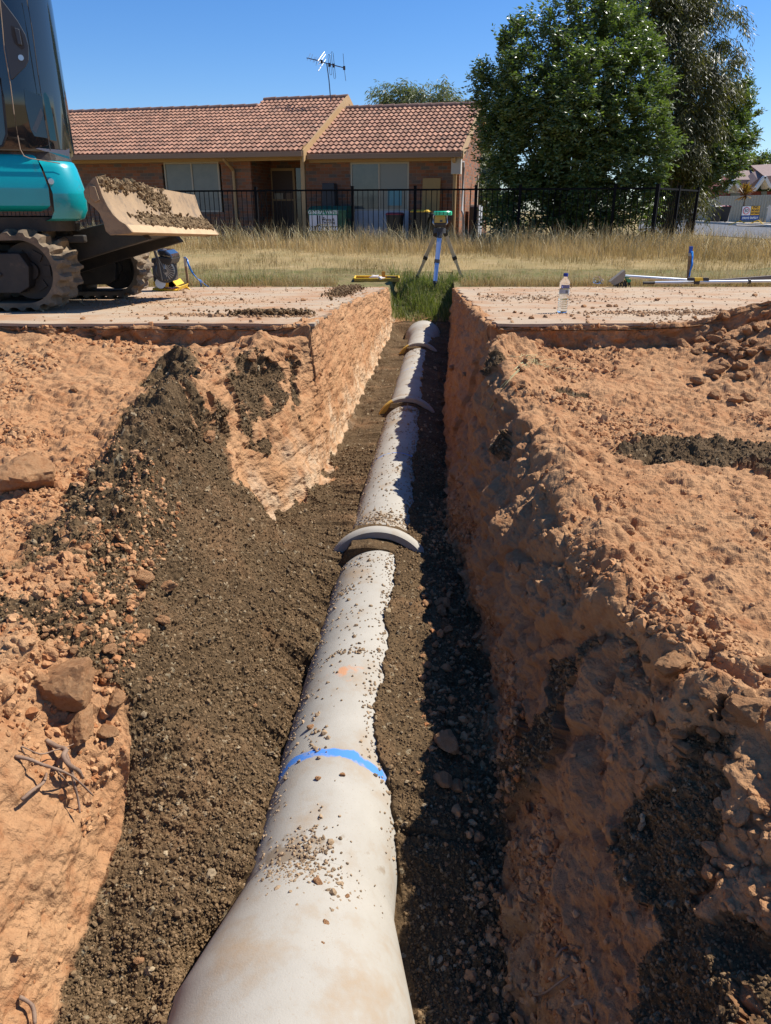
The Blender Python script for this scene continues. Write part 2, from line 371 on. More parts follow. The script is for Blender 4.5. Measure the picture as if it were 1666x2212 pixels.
lw = ((Uf > 2.9) & (Uf < 5.2)) | ((Uf > 11) & (Uf < 13.3))
extra = np.where(lw, .010 * lay * (.4 + .9 * steep), 0) + .008 * rid * (1 - .6 * lw) * (1 + .6 * big) + .0035 * rid2 * nearfade
extra *= np.where((Uf > 3) & (Uf < 4.5) & (Yf < 1.6), .6, 1)
cells = np.where((Uf > 1) & (Uf < 3.4), smooth(.0, .5, vnoise(Pf / .35, 207)) * .022 * (wid - .5), 0)   # lifted plates of broken clay
D = np.where(fill_z, .4 * .02 * big + gr + .016 * (onR | onL) * (1.2 + med - 1.2 * w1) + wallR * (.008 + .012 * med), A * .8 + cl + .0022 * (.5 - g1) * (1 + 2 * patchy) * nearfade + .006 * patchy * (.5 - w1))
streak = np.sin((Yf + .35 * Zf + .02 * med) * 95) * .5 + .5        # bucket-tooth rake marks down the right wall
D += np.where(fill_z, .006 * fbm(Pf, .03, 3, 171) * nearfade + .011 * med * ((Uf < 5.6) | (Uf > 10.4)) + .008 * fbm(Pf, .07, 3, 181), extra + cells)
D += np.where(wallR & ~fill_z, .0030 * streak * smooth(0, .5, big + .3), 0)
# lumpy crest and heap
D *= np.where(inpipe, .12, 1); D = np.where((Uf > 5.4) & (Uf < 10.6) & ~inpipe, D * .5, D)
D = np.where(Yf > 9.6, .025 * big + .01 * med, D)
under_s = smooth(4.24, 4.26, Yf) * (1 - blend.repeat(nx)) * ((Uf < 2.4) | (Uf > 13.6)) * .97
D = D * (1 - under_s) * np.where((Uf < 1) | (Uf > 15), .35, 1)
Pd = Pf + Nf * D[:, None]
def wave(x): return .020 * np.sin(x * 5.1 + 1) + .012 * np.sin(x * 13.7) + .006 * np.sin(x * 41)
Pd[:, 1] += wave(Pd[:, 0]) * np.exp(-((Yf - 4.235) / .06) ** 2) * (np.abs(Uf - 8) > 4.6)
Pd[:, 2] += .085 * smooth(-1.0, -2.1, Xf) * smooth(3.4, 4.18, Yf) * (Yf < 4.222) * (Uf < 3) + .085 * smooth(-1.0, -2.1, Xf) * (1 - smooth(4.220, 4.246, Yf)) * (Yf >= 4.222) * (Uf < 3)
heap = .24 * np.exp(-(((Xf - 2.25) / .40) ** 2 + ((Yf - 4.0) / .38) ** 2)) * (Uf > 12.5)
mound = .055 * np.exp(-((Xf - np.interp(Yf, [1.6, 2.2, 3.0, 3.6, 4.0], [-.78, -.84, -.90, -.98, -1.05])) / .10) ** 2) * smooth(1.7, 2.4, Yf) * (1 - smooth(3.6, 4.0, Yf)) * (1 + 1.6 * med + .5 * big)
crest = mound * (Uf < 4.6) + .05 * np.exp(-(((Xf + .72) / .22) ** 2 + ((Yf - 3.85) / .22) ** 2)) * (Uf < 4) * (1 + .9 * med)
crest += .06 * np.exp(-(((Xf - .68) / .20) ** 2 + ((Yf - 3.9) / .25) ** 2)) * (Uf > 12) * (1 + 1.2 * med)
rim = .035 * np.exp(-((Xf - np.interp(Yf, [1.1, 1.3, 1.8, 2.6], [.72, .6, .56, .62])) / .09) ** 2) * (Uf > 12.3) * smooth(1.08, 1.2, Yf) * (1 - smooth(2.6, 3.2, Yf)) * (.6 + 1.2 * chunk * 2)
Pd[:, 2] += (heap + crest) * (1 - smooth(4.3, 4.8, Yf)) * 1.0 + rim
gi = np.arange(ny * nx).reshape(ny, nx)
F = np.stack([gi[:-1, :-1], gi[:-1, 1:], gi[1:, 1:], gi[1:, :-1]], 2).reshape(-1, 4)
pale = np.clip(smooth(-.45, -.72, Zf + .10 * med) if False else (1 - smooth(-.74, -.50, Zf + .12 * med)) * ((Uf > 3) & (Uf < 5.2) & (Yf > 2.9)), 0, 1)
grassm = smooth(9.55, 9.8, Yf + .1 * med)
soil = npmesh('trench_ground', Pd, F, False, {'fillm': isfill, 'pale': pale, 'cell': wid2, 'gcell': gid, 'grassm': grassm})
def soil_mat(name, attr_fill=True):
    m = bpy.data.materials.new(name); m.use_nodes = True; nt = m.node_tree; L = nt.links; b = nt.nodes['Principled BSDF']
    b.inputs['Roughness'].default_value = .95; b.inputs['Specular IOR Level'].default_value = .15
    tc = node(nt, 'ShaderNodeTexCoord')
    def noi(s, d=5, r=.65):
        n = node(nt, 'ShaderNodeTexNoise'); n.inputs['Scale'].default_value = s; n.inputs['Detail'].default_value = d; n.inputs['Roughness'].default_value = r; L.new(tc.outputs['Object'], n.inputs['Vector']); return n.outputs['Fac']
    def rng(f, a_, b_):
        n = node(nt, 'ShaderNodeMapRange'); n.inputs[1].default_value = a_; n.inputs[2].default_value = b_; L.new(f, n.inputs[0]); return n.outputs[0]
    def mix(f, A_, B_, mode='MIX'):
        n = node(nt, 'ShaderNodeMix', data_type='RGBA', blend_type=mode)
        if hasattr(f, 'links') or hasattr(f, 'is_linked'): L.new(f, n.inputs[0])
        else: n.inputs[0].default_value = f
        for k, v in ((6, A_), (7, B_)):
            if isinstance(v, tuple): n.inputs[k].default_value = (*v, 1)
            else: L.new(v, n.inputs[k])
        return n.outputs[2]
    def at(n_): return node(nt, 'ShaderNodeAttribute', attribute_name=n_).outputs['Fac']
    clay = mix(rng(noi(2.2), .35, .65), CLAY_A, CLAY_B)
    clay = mix(rng(noi(14), .5, .72), clay, CLAY_C)
    clay = mix(rng(noi(90, 3), .3, .75), mix(.35, clay, (.20, .10, .05)), clay)
    clay = mix(at('pale'), clay, mix(rng(noi(9), .35, .65), clay, (.50, .37, .24)))
    fill = mix(rng(noi(5), .35, .65), FILL_A, FILL_B)
    fill = mix(rng(noi(160, 2), .25, .8), (.05, .033, .017), fill)
    fill = mix(rng(at('gcell'), .90, .96), fill, (.26, .20, .12))
    fill = mix(rng(noi(2.6), .52, .74), fill, mix(.62, clay, fill))
    ver = mix(rng(noi(6), .35, .65), (.20, .15, .07), (.12, .12, .04))
    if attr_fill:
        out = mix(rng(at('fillm'), .35, .65), clay, fill)
        out = mix(at('grassm'), out, ver)
    else: out = clay
    L.new(out, b.inputs['Base Color'])
    bp = node(nt, 'ShaderNodeBump'); bp.inputs['Strength'].default_value = .7; bp.inputs['Distance'].default_value = .007; L.new(noi(170, 4, .7), bp.inputs['Height'])
    bp2 = node(nt, 'ShaderNodeBump'); bp2.inputs['Strength'].default_value = .5; bp2.inputs['Distance'].default_value = .018; L.new(noi(38, 5, .6), bp2.inputs['Height']); L.new(bp.outputs[0], bp2.inputs['Normal'])
    L.new(bp2.outputs[0], b.inputs['Normal'])
    return m
CLAY_A, CLAY_B, CLAY_C = (.39, .198, .090), (.47, .268, .132), (.31, .130, .052)
FILL_A, FILL_B = (.130, .078, .037), (.185, .117, .057)
MS = soil_mat('soil')
so_ = link('ground', soil, None, MS); props(so_, 'orange clay excavation with a backfilled trench down its middle', None, None, 'structure')
# ================================================================ crumbs (nobody could count them)
def ico_base(sub):
    bm = bmesh.new(); bmesh.ops.create_icosphere(bm, subdivisions=sub, radius=1)
    V = np.array([v.co[:] for v in bm.verts]); F_ = np.array([[v.index for v in f.verts] for f in bm.faces]); bm.free(); return V, F_
def crumbs(name, pos, rad, seed, sub=1, flat=.75, m=None, rough=.28):
    facet = 6 if sub > 1 else 0
    rg = np.random.default_rng(seed); V, F_ = ico_base(sub); n = len(pos); k = len(V)
    q = rg.normal(size=(n, 4)); q /= np.linalg.norm(q, axis=1, keepdims=True); w_, x_, y_, z_ = q.T
    Rm = np.stack([1 - 2 * (y_**2 + z_**2), 2 * (x_ * y_ - z_ * w_), 2 * (x_ * z_ + y_ * w_), 2 * (x_ * y_ + z_ * w_), 1 - 2 * (x_**2 + z_**2), 2 * (y_ * z_ - x_ * w_), 2 * (x_ * z_ - y_ * w_), 2 * (y_ * z_ + x_ * w_), 1 - 2 * (x_**2 + y_**2)], 1).reshape(n, 3, 3)
    sc_ = rad[:, None] * np.stack([rg.uniform(.8, 1.25, n), rg.uniform(.7, 1.1, n), rg.uniform(flat * .7, flat * 1.2, n)], 1)
    base = V[None] * (1 + rg.uniform(-rough, rough, (n, k, 1)))
    if facet:
        dr = rg.normal(size=(n, facet, 3)); dr /= np.linalg.norm(dr, axis=2, keepdims=True); lim = rg.uniform(.5, .85, (n, 1, facet))
        base = base * np.minimum(1, lim / np.maximum(np.einsum('kj,nfj->nkf', V, dr), .01)).min(axis=2)[..., None]
    W = base * sc_[:, None]
    W = np.einsum('nij,nkj->nki', Rm, W) + pos[:, None]
    Fa = F_[None] + (np.arange(n) * k)[:, None, None]
    return npmesh(name, W.reshape(-1, 3), Fa.reshape(-1, 3), False, {'tint': np.repeat(rg.random(n), k)})
vis = (Yf > .5) & (Yf < 9.5) & (Uf > .6) & (Uf < 15.4) & ~inpipe & ~((Yf > 4.26) & ((Uf < 2.8) | (Uf > 13.2)))
up = Nf[:, 2]
def pick(mask, n, seed, wt=None):
    idx = np.where(mask)[0]; rg = np.random.default_rng(seed)
    if wt is not None:
        p = wt[idx]; idx = rg.choice(idx, min(n, len(idx)), p=p / p.sum())
    else: idx = rg.choice(idx, min(n, len(idx)))
    return Pd[idx] + rg.normal(size=(len(idx), 3)) * .002, idx, rg
p_, ix, rg = pick(vis & fill_z & (Yf < 4.6), 95000, 3)
rad = np.clip(rg.lognormal(math.log(.0023), .42, len(ix)), .0012, .008) * np.interp(Yf[ix], [.5, 1.5, 5], [.9, 1.05, 1.6])
M_fc = mat('backfill_crumb', (.10, .060, .028), (.22, .142, .074), rough=.95, spec=.15, attr='tint', bump=.5, bscale=300)
props(link('backfill_crumbs', crumbs('backfill_crumbs', p_, rad, 4), None, M_fc), 'dark brown crumbly quarry backfill heaped beside the pipe', None, None, 'stuff')
p_, ix, rg = pick(vis & fill_z & (Yf < 7), 1300, 13)
rad = np.clip(rg.lognormal(math.log(.0050), .38, len(ix)), .003, .012) * np.interp(Yf[ix], [.5, 1.5, 5], [.9, 1.0, 1.8])
M_st = mat('gravel_stone', (.17, .12, .07), (.36, .27, .16), rough=.9, spec=.2, attr='tint', bump=.4, bscale=150)
props(link('gravel', crumbs('gravel', p_, rad, 5, sub=2, flat=.6), None, M_st), 'pale gravel stones mixed through the dark backfill', None, None, 'stuff')
wt = np.clip(up, .05, 1) ** 2 * (.05 + patchy ** 2 * 1.3) * np.where(wallz, np.where((Yf < 1.8) & (Uf > 11), .7, .25), 1)
p_, ix, rg = pick(vis & ~fill_z & (Yf < 4.4), 32000, 6, wt)
rad = np.clip(rg.lognormal(math.log(.0036), .55, len(ix)), .0015, .018) * np.interp(Yf[ix], [.5, 1.5, 5], [.8, 1.0, 1.9])
M_cc = mat('clay_crumb', CLAY_C, CLAY_B, rough=.95, spec=.15, attr='tint', bump=.5, bscale=120)
props(link('clay_crumbs', crumbs('clay_crumbs', p_, rad, 7), None, M_cc), 'loose orange clay crumbs strewn over the excavated banks', None, None, 'stuff')
# clay crumbs fallen on the backfill at the foot of the right wall and on the left bank
near_r = vis & (Uf > 10.35) & (Uf < 11.5) & (Yf < 3.6); p1, i1, rg = pick(near_r, 4200, 16, np.clip((Uf - 10.2) / .9, 0, 1) ** 1.5 * (.15 + np.clip(vnoise(Pf / .25, 311) + .3, 0, 1)) + 1e-6)
bk = vis & (Uf > 2.6) & (Uf < 3.9) & (Yf > 1.2) & (Yf < 2.4); p2, i2, _ = pick(bk, 1400, 17)
p_ = np.concatenate([p1, p2]); rad = np.clip(rg.lognormal(math.log(.006), .5, len(p_)), .003, .018)
props(link('fallen_crumbs', crumbs('fallen_crumbs', p_, rad, 8, sub=2), None, M_cc), 'orange clay crumbs fallen on the dark backfill below the walls', None, None, 'stuff')
zn = vis & ~fill_z & (Yf < 3.2) & ((((Uf > 1.2) & (Uf < 3.3) & (Yf > 1.15) & (Yf < 2.5))) | ((Uf > 12.6) & (Uf < 13.6) & (Yf > 1.1) & (Yf < 2.4)) | ((Uf > 12.1) & (Uf < 14.2) & (Yf > .6) & (Yf < 1.2)))
wt2 = np.clip(vnoise(Pf / .13, 301) + .35, 0, 1) ** 2 * np.clip(up, .1, 1) + 1e-6
p_, ix, rg = pick(zn, 2100, 19, wt2)
props(link('rubble', crumbs('rubble', p_, np.clip(rg.lognormal(math.log(.010), .42, len(ix)), .006, .026), 20, sub=3, flat=.7, rough=.06), None, MS), 'broken clay rubble along the rims of both banks', None, None, 'stuff')
# ================================================================ loose clods: things of their own
def clod_mesh(i, seed, sharp=.0, sub=4):
    V, F_ = ico_base(sub); rg = np.random.default_rng(seed)
    off = rg.random(3) * 50
    w1_, w2_, _ = worley(V + off, 1.15, seed); n1 = fbm(V + off, .9, 4, seed); n2 = fbm(V + off, .22, 3, seed + 3)
    dirs = rg.normal(size=(15, 3)); dirs /= np.linalg.norm(dirs, axis=1, keepdims=True)
    r = np.ones(len(V))
    for d_ in dirs:                                    # broken flat faces
        c = V @ d_; lim = rg.uniform(.58, .88); r = np.minimum(r, np.where(c > lim, lim / np.maximum(c, .01), 9))
    W = V * (r * (1 + .08 * n1 + .14 * (w2_ - w1_ - .3) + .05 * n2 + .04 * (.5 - np.abs(fbm(V + off, .35, 4, seed + 9)))))[:, None] * np.array([rg.uniform(.95, 1.25), rg.uniform(.75, 1.0), rg.uniform(.6, .85)])
    return npmesh('clay_clod', W, F_, False)
_c = (CLAY_A, CLAY_B, CLAY_C); CLAY_A, CLAY_B, CLAY_C = [tuple(v * 1.18 for v in c) for c in _c]; MC = soil_mat('clay_clod', False); CLAY_A, CLAY_B, CLAY_C = _c
CLODS = [clod_mesh(i, 100 + i) for i in range(9)]
for c in CLODS: c.materials.append(MC)
from mathutils.bvhtree import BVHTree
sub_i = [np.arange(0, ny, 3), np.arange(0, nx, 3)]
gs = gi[np.ix_(*sub_i)]; vv = Pd[gs.ravel()]; n2 = len(sub_i[1]); n1 = len(sub_i[0]); gj = np.arange(n1 * n2).reshape(n1, n2)
FF = np.stack([gj[:-1, :-1], gj[:-1, 1:], gj[1:, 1:], gj[1:, :-1]], 2).reshape(-1, 4)
BV = BVHTree.FromPolygons([tuple(v) for v in vv.tolist()], FF.tolist())
def hit(px, py):
    d = Vector(ray(px, py)); h = BV.ray_cast(Vector((0, 0, CAMZ)), d.normalized(), 12)
    return h[0], h[1]
def onto(x, y, z0=.5):
    h = BV.ray_cast(Vector((x, y, z0)), Vector((0, 0, -1)), 3); return h[0]
nclod = [0]
def clod(px, py, wpx, label, group, cat='clod', sink=.25, name='clay_clod', m=None, sq=(1, 1, 1), P_=None):
    p = P_ if P_ is not None else hit(px, py)[0]
    if p is None: return None
    t = p.y * CT - (p.z - CAMZ) * ST; r = wpx / FL * t / 2
    me = CLODS[nclod[0] % 9]; nclod[0] += 1
    o = bpy.data.objects.new(name, me); COL.objects.link(o)
    o.location = p + Vector((0, 0, r * (.62 - sink) * sq[2])); o.scale = (r * sq[0], r * sq[1], r * sq[2]); o.rotation_euler = (random.uniform(-.3, .3), random.uniform(-.3, .3), random.uniform(0, 6.28))
    return props(o, label, cat, group)
one = [(60, 1050, 150, 'big rounded clay boulder on the left bench at the edge of the view'), (452, 950, 40, 'flat pink clay slab standing out of the dark backfill on the left bank'),
       (305, 1262, 62, 'wedge shaped clay clod, the left of two on the left backfill bank'), (362, 1276, 46, 'round clay clod right of the wedge shaped one on the left bank'),
       (312, 1375, 34, 'upright clay clod below the two big ones on the left bank'), (348, 1345, 36, 'small clay clod just below the round one on the left bank'),
       (150, 1500, 150, 'bulging clay lump sticking out over the roots of the left wall'), (255, 1520, 62, 'pale edged clay lump beside the dark backfill, right of the bulging one'),
       (172, 1580, 110, 'low clay lump under the bulging one, above the roots'), (1452, 1447, 92, 'long flat clay clod at the corner of the right bench'),
       (1596, 820, 34, 'round clay clod at the near foot of the heap by the right edge'), (1375, 955, 24, 'pale stone on the dark patch of the right bench'),
       (964, 1612, 66, 'largest clod at the foot of the right wall, half in shade'), (958, 1690, 44, 'grey stone in shade below the largest clod'), (988, 1705, 36, 'orange stone in shade right of the grey one'),
       (1610, 1545, 86, 'big clay clod overhanging the near corner of the right bench'), (1652, 1448, 70, 'tall clay clod at the right edge of the view above the overhanging one'),
       (552, 2000 - 475, 14, 'small orange stone alone on the dark backfill left of the pipe'), (300, 2078, 26, 'flat pinkish stone on the backfill near the bottom of the view'),
       (160, 700 + 145, 22, 'single rounded clod on the open left bench'), (95, 1480 - 5, 40, 'oval clod on the left bench above the bulging lump'), (232, 1590, 50, 'small clay lump between the low one and the backfill')]
for px, py, wp, lb in one: clod(px, py, wp, lb, None)
random.seed(11)
def cluster(n, cx, cy, sx, sy, w0, w1_, label, group, **k):
    for _ in range(n): clod(random.gauss(cx, sx), random.gauss(cy, sy), random.uniform(w0, w1_), label, group, **k)
cluster(26, 948, 1295, 22, 30, 9, 25, 'orange clod in the small pile against the right wall beyond the blue ring', 'clods piled against the right wall')
cluster(22, 945, 1480, 26, 55, 9, 24, 'orange clod lying along the foot of the right trench wall', 'clods along the foot of the right wall')
cluster(56, 1590, 765, 50, 48, 14, 40, 'brown clod in the big heap at the right end of the bench', 'clods of the heap beside the driveway')
cluster(18, 1500, 1570, 55, 55, 18, 46, 'clay clod in the broken edge at the near end of the right bench', 'clods on the broken bench edge')
cluster(14, 1330, 1370, 60, 60, 12, 30, 'small clay clod on the rim of the right wall', 'clods on the rim of the right wall')
cluster(30, 110, 1385, 70, 45, 9, 22, 'small pale clod in the scatter on the left bench', 'small clods on the left bench')
cluster(16, 240, 1450, 40, 50, 14, 34, 'clay clod between the left bench and the dark backfill', 'clods edging the backfill')
cluster(14, 1150, 800, 90, 30, 12, 26, 'clay clod on the lumpy crest in front of the driveway on the right', 'clods on the right crest')
cluster(14, 580, 765, 60, 18, 12, 30, 'clay clod on the lumpy crest below the left driveway edge', 'clods on the left crest')
# ================================================================ driveway slabs
M_slab = mat('dusty_concrete', (.42, .31, .205), (.35, .275, .20), scale=2, rough=.95, spec=.15, bump=.8, bscale=160, c3=(.35, .20, .11), s3=1.8, t3=(.44, .64))
def slab(name, edge, far, label):
    """edge: polyline (x,y) of the trench side and front, far: outer x"""
    bm = bmesh.new()
    n = 240; rows = []
    for i in range(n + 1):
        y = 4.243 + (9.58 - 4.243) * i / n
        e = np.interp(y, [q[1] for q in edge], [q[0] for q in edge]) + .014 * math.sin(y * 9) + .010 * math.sin(y * 31 + 1) + .007 * math.sin(y * 67)
        rows.append([(e + (far - e) * (j / 120) ** 1.5, y + float(wave(np.array(e + (far - e) * (j / 120) ** 1.5))) * (1 if i == 0 else 0)) for j in range(121)])
    top = [[bm.verts.new((x, y, slabz(y))) for x, y in r] for r in rows]
    bot = [[bm.verts.new((x, y, slabz(y) - .016)) for x, y in r] for r in rows]
    for i in range(n):
        for j in range(120):
            bm.faces.new((top[i][j], top[i][j + 1], top[i + 1][j + 1], top[i + 1][j])); bm.faces.new((bot[i][j], bot[i + 1][j], bot[i + 1][j + 1], bot[i][j + 1]))
        for j in (0, 120): bm.faces.new((top[i][j], top[i + 1][j], bot[i + 1][j], bot[i][j]))
    for j in range(120):
        for i in (0, n): bm.faces.new((top[i][j], top[i][j + 1], bot[i][j + 1], bot[i][j]))
    bmesh.ops.recalc_face_normals(bm, faces=bm.faces[:])
    me = bpy.data.meshes.new(name); bm.to_mesh(me); bm.free()
    return props(link(name, me, None, M_slab), label, None, None, 'structure')
slab('driveway', [(axx(4.24) - .49, 4.24), (axx(6.1) - .575, 6.1), (axx(8) - .50, 8), (axx(9.58) - .48, 9.58)], -12, 'dusty concrete driveway left of the trench')
slab('driveway', [(axx(4.24) + .535, 4.24), (axx(6) + .49, 6), (axx(8.5) + .41, 8.5), (axx(9.58) + .40, 9.58)], 14, 'dusty concrete driveway right of the trench')
# dirt on the slabs
def slabpts(n, x0, x1, y0, y1, seed, fx=None):
    rg = np.random.default_rng(seed); x = rg.uniform(x0, x1, n); y = rg.uniform(y0, y1, n)
    if fx: 
        c = rg.integers(0, len(fx), n); f = np.array(fx)[c]; x = rg.normal(f[:, 0], f[:, 2]); y = rg.normal(f[:, 1], f[:, 3])
    y = np.clip(y, 4.27, 9.5); lim = axx(y); ok = (x < lim - .56) | (x > lim + .52)
    x, y = x[ok], y[ok]; return np.stack([x, y, slabz(y) + .001], 1)
p_ = np.concatenate([slabpts(1500, -3, 4, 4.27, 9.5, 31), slabpts(4200, 0, 0, 0, 0, 32, [(-.65, 4.75, .22, .04), (-1.0, 4.9, .25, .04), (1.9, 5.0, .35, .10), (2.4, 5.2, .4, .12), (-.45, 8.3, .10, .5), (1.3, 6.9, .5, .3), (2.2, 4.35, .3, .08), (-1.9, 6.5, .5, .6)])])
rg = np.random.default_rng(5); rad = np.clip(rg.lognormal(math.log(.0055), .5, len(p_)), .003, .022)
props(link('dirt_crumbs', crumbs('dirt_crumbs', p_, rad, 33), None, mat('dry_dirt_crumb', (.26, .15, .075), (.40, .25, .14), rough=.95, spec=.15, attr='tint')), 'crumbs of dirt scattered over the driveway', None, None, 'stuff')
p_ = slabpts(2600, 0, 0, 0, 0, 36, [(-.70, 4.82, .16, .03), (-.78, 4.80, .08, .02), (-.45, 7.9, .06, .5), (-.42, 8.9, .07, .35)]); rg = np.random.default_rng(8)
p_[:, 2] += rg.uniform(0, .035, len(p_))
props(link('dark_crumbs', crumbs('dark_crumbs', p_, np.clip(rg.lognormal(math.log(.0075), .4, len(p_)), .004, .018), 34), None, M_fc), 'line of dark crumbs along the left driveway', None, None, 'stuff')
random.seed(3)
for px, py in [(1087, 672), (1112, 676), (1126, 678), (1148, 689), (1216, 661), (1261, 664), (1280, 667), (1315, 663), (1352, 673), (1388, 684), (1330, 663), (1270, 686), (1235, 684), (1500, 688), (1420, 650), (1630, 640), (1100, 690)]:
    clod(px, py, random.uniform(7, 15), 'small dirt clod lying on the right driveway', 'dirt clods on the right driveway', sink=.3, P_=PS(px, py))
for px, py in [(300, 688), (420, 672), (480, 684), (560, 690), (610, 676), (240, 694), (520, 664), (655, 650), (180, 690), (360, 690), (588, 655)]:
    clod(px, py, random.uniform(6, 13), 'small dirt clod lying on the left driveway', 'dirt clods on the left driveway', sink=.3, P_=PS(px, py))
# ================================================================ concrete pipes
def pipe_mat():
    m = mat('pipe_concrete', (.385, .355, .30), (.325, .295, .245), scale=5, rough=.85, spec=.3, bump=.35, bscale=260, c3=(.33, .245, .16), s3=5, t3=(.52, .74))
    nt = m.node_tree; L = nt.links; b = nt.nodes['Principled BSDF']; src = b.inputs['Base Color'].links[0].from_socket
    tc = node(nt, 'ShaderNodeTexCoord')
    pn = node(nt, 'ShaderNodeTexNoise'); pn.inputs['Scale'].default_value = 190; pn.inputs['Detail'].default_value = 3; L.new(tc.outputs['Object'], pn.inputs[0])
    rp = node(nt, 'ShaderNodeMapRange'); rp.inputs[1].default_value = .62; rp.inputs[2].default_value = .72; L.new(pn.outputs['Fac'], rp.inputs[0])
    mx = node(nt, 'ShaderNodeMix', data_type='RGBA'); L.new(rp.outputs[0], mx.inputs[0]); L.new(src, mx.inputs[6]); mx.inputs[7].default_value = (.33, .28, .22, 1)
    cur = mx.outputs[2]
    for att, col in (('blue', (.02, .21, .66)), ('yellow', (.62, .36, .03)), ('clay', (.52, .24, .11)), ('soil', (.22, .16, .10))):
        a_ = node(nt, 'ShaderNodeAttribute', attribute_name=att); n_ = node(nt, 'ShaderNodeTexNoise'); n_.inputs['Scale'].default_value = 30; n_.inputs['Detail'].default_value = 6; L.new(tc.outputs['Object'], n_.inputs[0])
        ad = node(nt, 'ShaderNodeMath', operation='ADD'); L.new(a_.outputs['Fac'], ad.inputs[0]); L.new(n_.outputs['Fac'], ad.inputs[1])
        rr = node(nt, 'ShaderNodeMapRange'); rr.inputs[1].default_value = 1.0; rr.inputs[2].default_value = 1.18; rr.inputs[4].default_value = .85; L.new(ad.outputs[0], rr.inputs[0])
        m_ = node(nt, 'ShaderNodeMix', data_type='RGBA'); L.new(rr.outputs[0], m_.inputs[0]); L.new(cur, m_.inputs[6]); m_.inputs[7].default_value = (*col, 1); cur = m_.outputs[2]
    L.new(cur, b.inputs['Base Color'])
    return m
MP = pipe_mat()
def ring_loft(prof, n=96):
    """prof: (y, r) outer then inner, closed solid of revolution about the pipe axis"""
    th = np.linspace(0, 2 * np.pi, n, endpoint=False); pr = []
    for (y0, r0), (y1, r1) in zip(prof[:-1], prof[1:]):
        k = max(1, int(abs(y1 - y0) / .02)); 
        for j in range(k): pr.append((y0 + (y1 - y0) * j / k, r0 + (r1 - r0) * j / k))
    pr.append(prof[-1]); pr = np.array(pr)
    V = np.stack([pr[:, 1][:, None] * np.cos(th), np.repeat(pr[:, 0][:, None], n, 1), pr[:, 1][:, None] * np.sin(th)], 2)
    m = len(pr); g = np.arange(m * n).reshape(m, n); g2 = np.roll(g, -1, 1)
    F_ = np.stack([g[:-1], g2[:-1], g2[1:], g[1:]], 2).reshape(-1, 4); return V.reshape(-1, 3), F_
def pipe(y0, y1, label, mouth=(.235, .193, .05, .10), blue=None, bw=.02, end='spigot', yellow=False, soilm=0):
    ro, ri, sl_, tp = mouth
    t = thing('concrete_pipe', label, 'pipe', (axx(y0), y0, -.90), math.atan(-.0775), 'concrete stormwater pipes laid in the trench')
    L_ = (y1 - y0) * math.sqrt(1 + .0775 ** 2)
    if end == 'flare': body = [(sl_ + tp, .18), (L_ - .45, .18), (L_ - .28, .225), (L_, .235), (L_, .205), (L_ - .3, .15), (sl_ + tp, .15)]
    else: body = [(sl_ + tp, .18), (L_, .18), (L_, .15), (sl_ + tp, .15)]
    V, F_ = ring_loft(body)
    th = np.arctan2(V[:, 2], V[:, 0]); yy = V[:, 1]; jit = fbm(V, .08, 3, 5) * .012
    bl = np.zeros(len(V)) if blue is None else .75 * (1 - smooth(bw * .6, bw * 1.5, abs(yy - (blue - y0) + jit + .012 * np.cos(th * 2))))
    wy = yy + y0
    clay = .62 * np.exp(-(((wy - 1.95) / .10) ** 2)) * np.exp(-((V[:, 0] + .02) / .08) ** 2) + .50 * np.exp(-(((wy - 1.05) / .15) ** 2)) * np.exp(-((V[:, 0] - .0) / .12) ** 2)
    so_ = .48 * np.exp(-(((wy - 1.2) / .09) ** 2)) * np.exp(-((V[:, 0] + .05) / .07) ** 2) + .55 * smooth(.35, .05, np.abs(0 * yy)) * 0 + .42 * np.exp(-((yy - sl_ - tp - .05) / .1) ** 2)
    V2 = V + np.stack([V[:, 0], 0 * yy, V[:, 2]], 1) * (.012 * fbm(V, .12, 3, 2) * .5)[:, None]
    me = npmesh('barrel', V2, F_, True, {'blue': bl, 'yellow': bl * 0, 'clay': clay, 'soil': so_})
    link('barrel', me, t, MP, False)
    V, F_ = ring_loft([(sl_ + tp + .0, .18), (sl_, ro), (.012, ro), (0, ro - .008), (0, ri + .006), (.01, ri), (sl_ - .01, ri), (sl_ + .02, .15), (sl_ + tp, .15)])
    th = np.arctan2(V[:, 2], V[:, 0]); ye = (.8 * smooth(math.pi * .60, math.pi * .68, th) * (1 - smooth(.06, .12, V[:, 1])) if yellow else th * 0)
    me = npmesh('socket', V, F_, True, {'blue': th * 0, 'yellow': ye, 'clay': th * 0, 'soil': .55 * np.exp(-((V[:, 1] - .09) / .06) ** 2) + .1 * (V[:, 1] > .02)})
    me.set_sharp_from_angle(angle=R(40)); link('socket', me, t, MP, False)
    return t
pipe(.62, 2.96, 'nearest concrete pipe with a broad blue paint ring and dirt on its crown', (.247, .215, .33, .27), 1.56, .024)
pipe(2.9, 5.40, 'second concrete pipe, its large white collar standing up between the dirt', blue=4.18, bw=.009)
pipe(5.34, 7.84, 'third concrete pipe, half in shade, yellow mark on the left of its collar', blue=6.72, bw=.010, yellow=True)
pipe(7.78, 9.42, 'farthest concrete pipe with a flared open end in front of the green grass', end='flare', yellow=True)
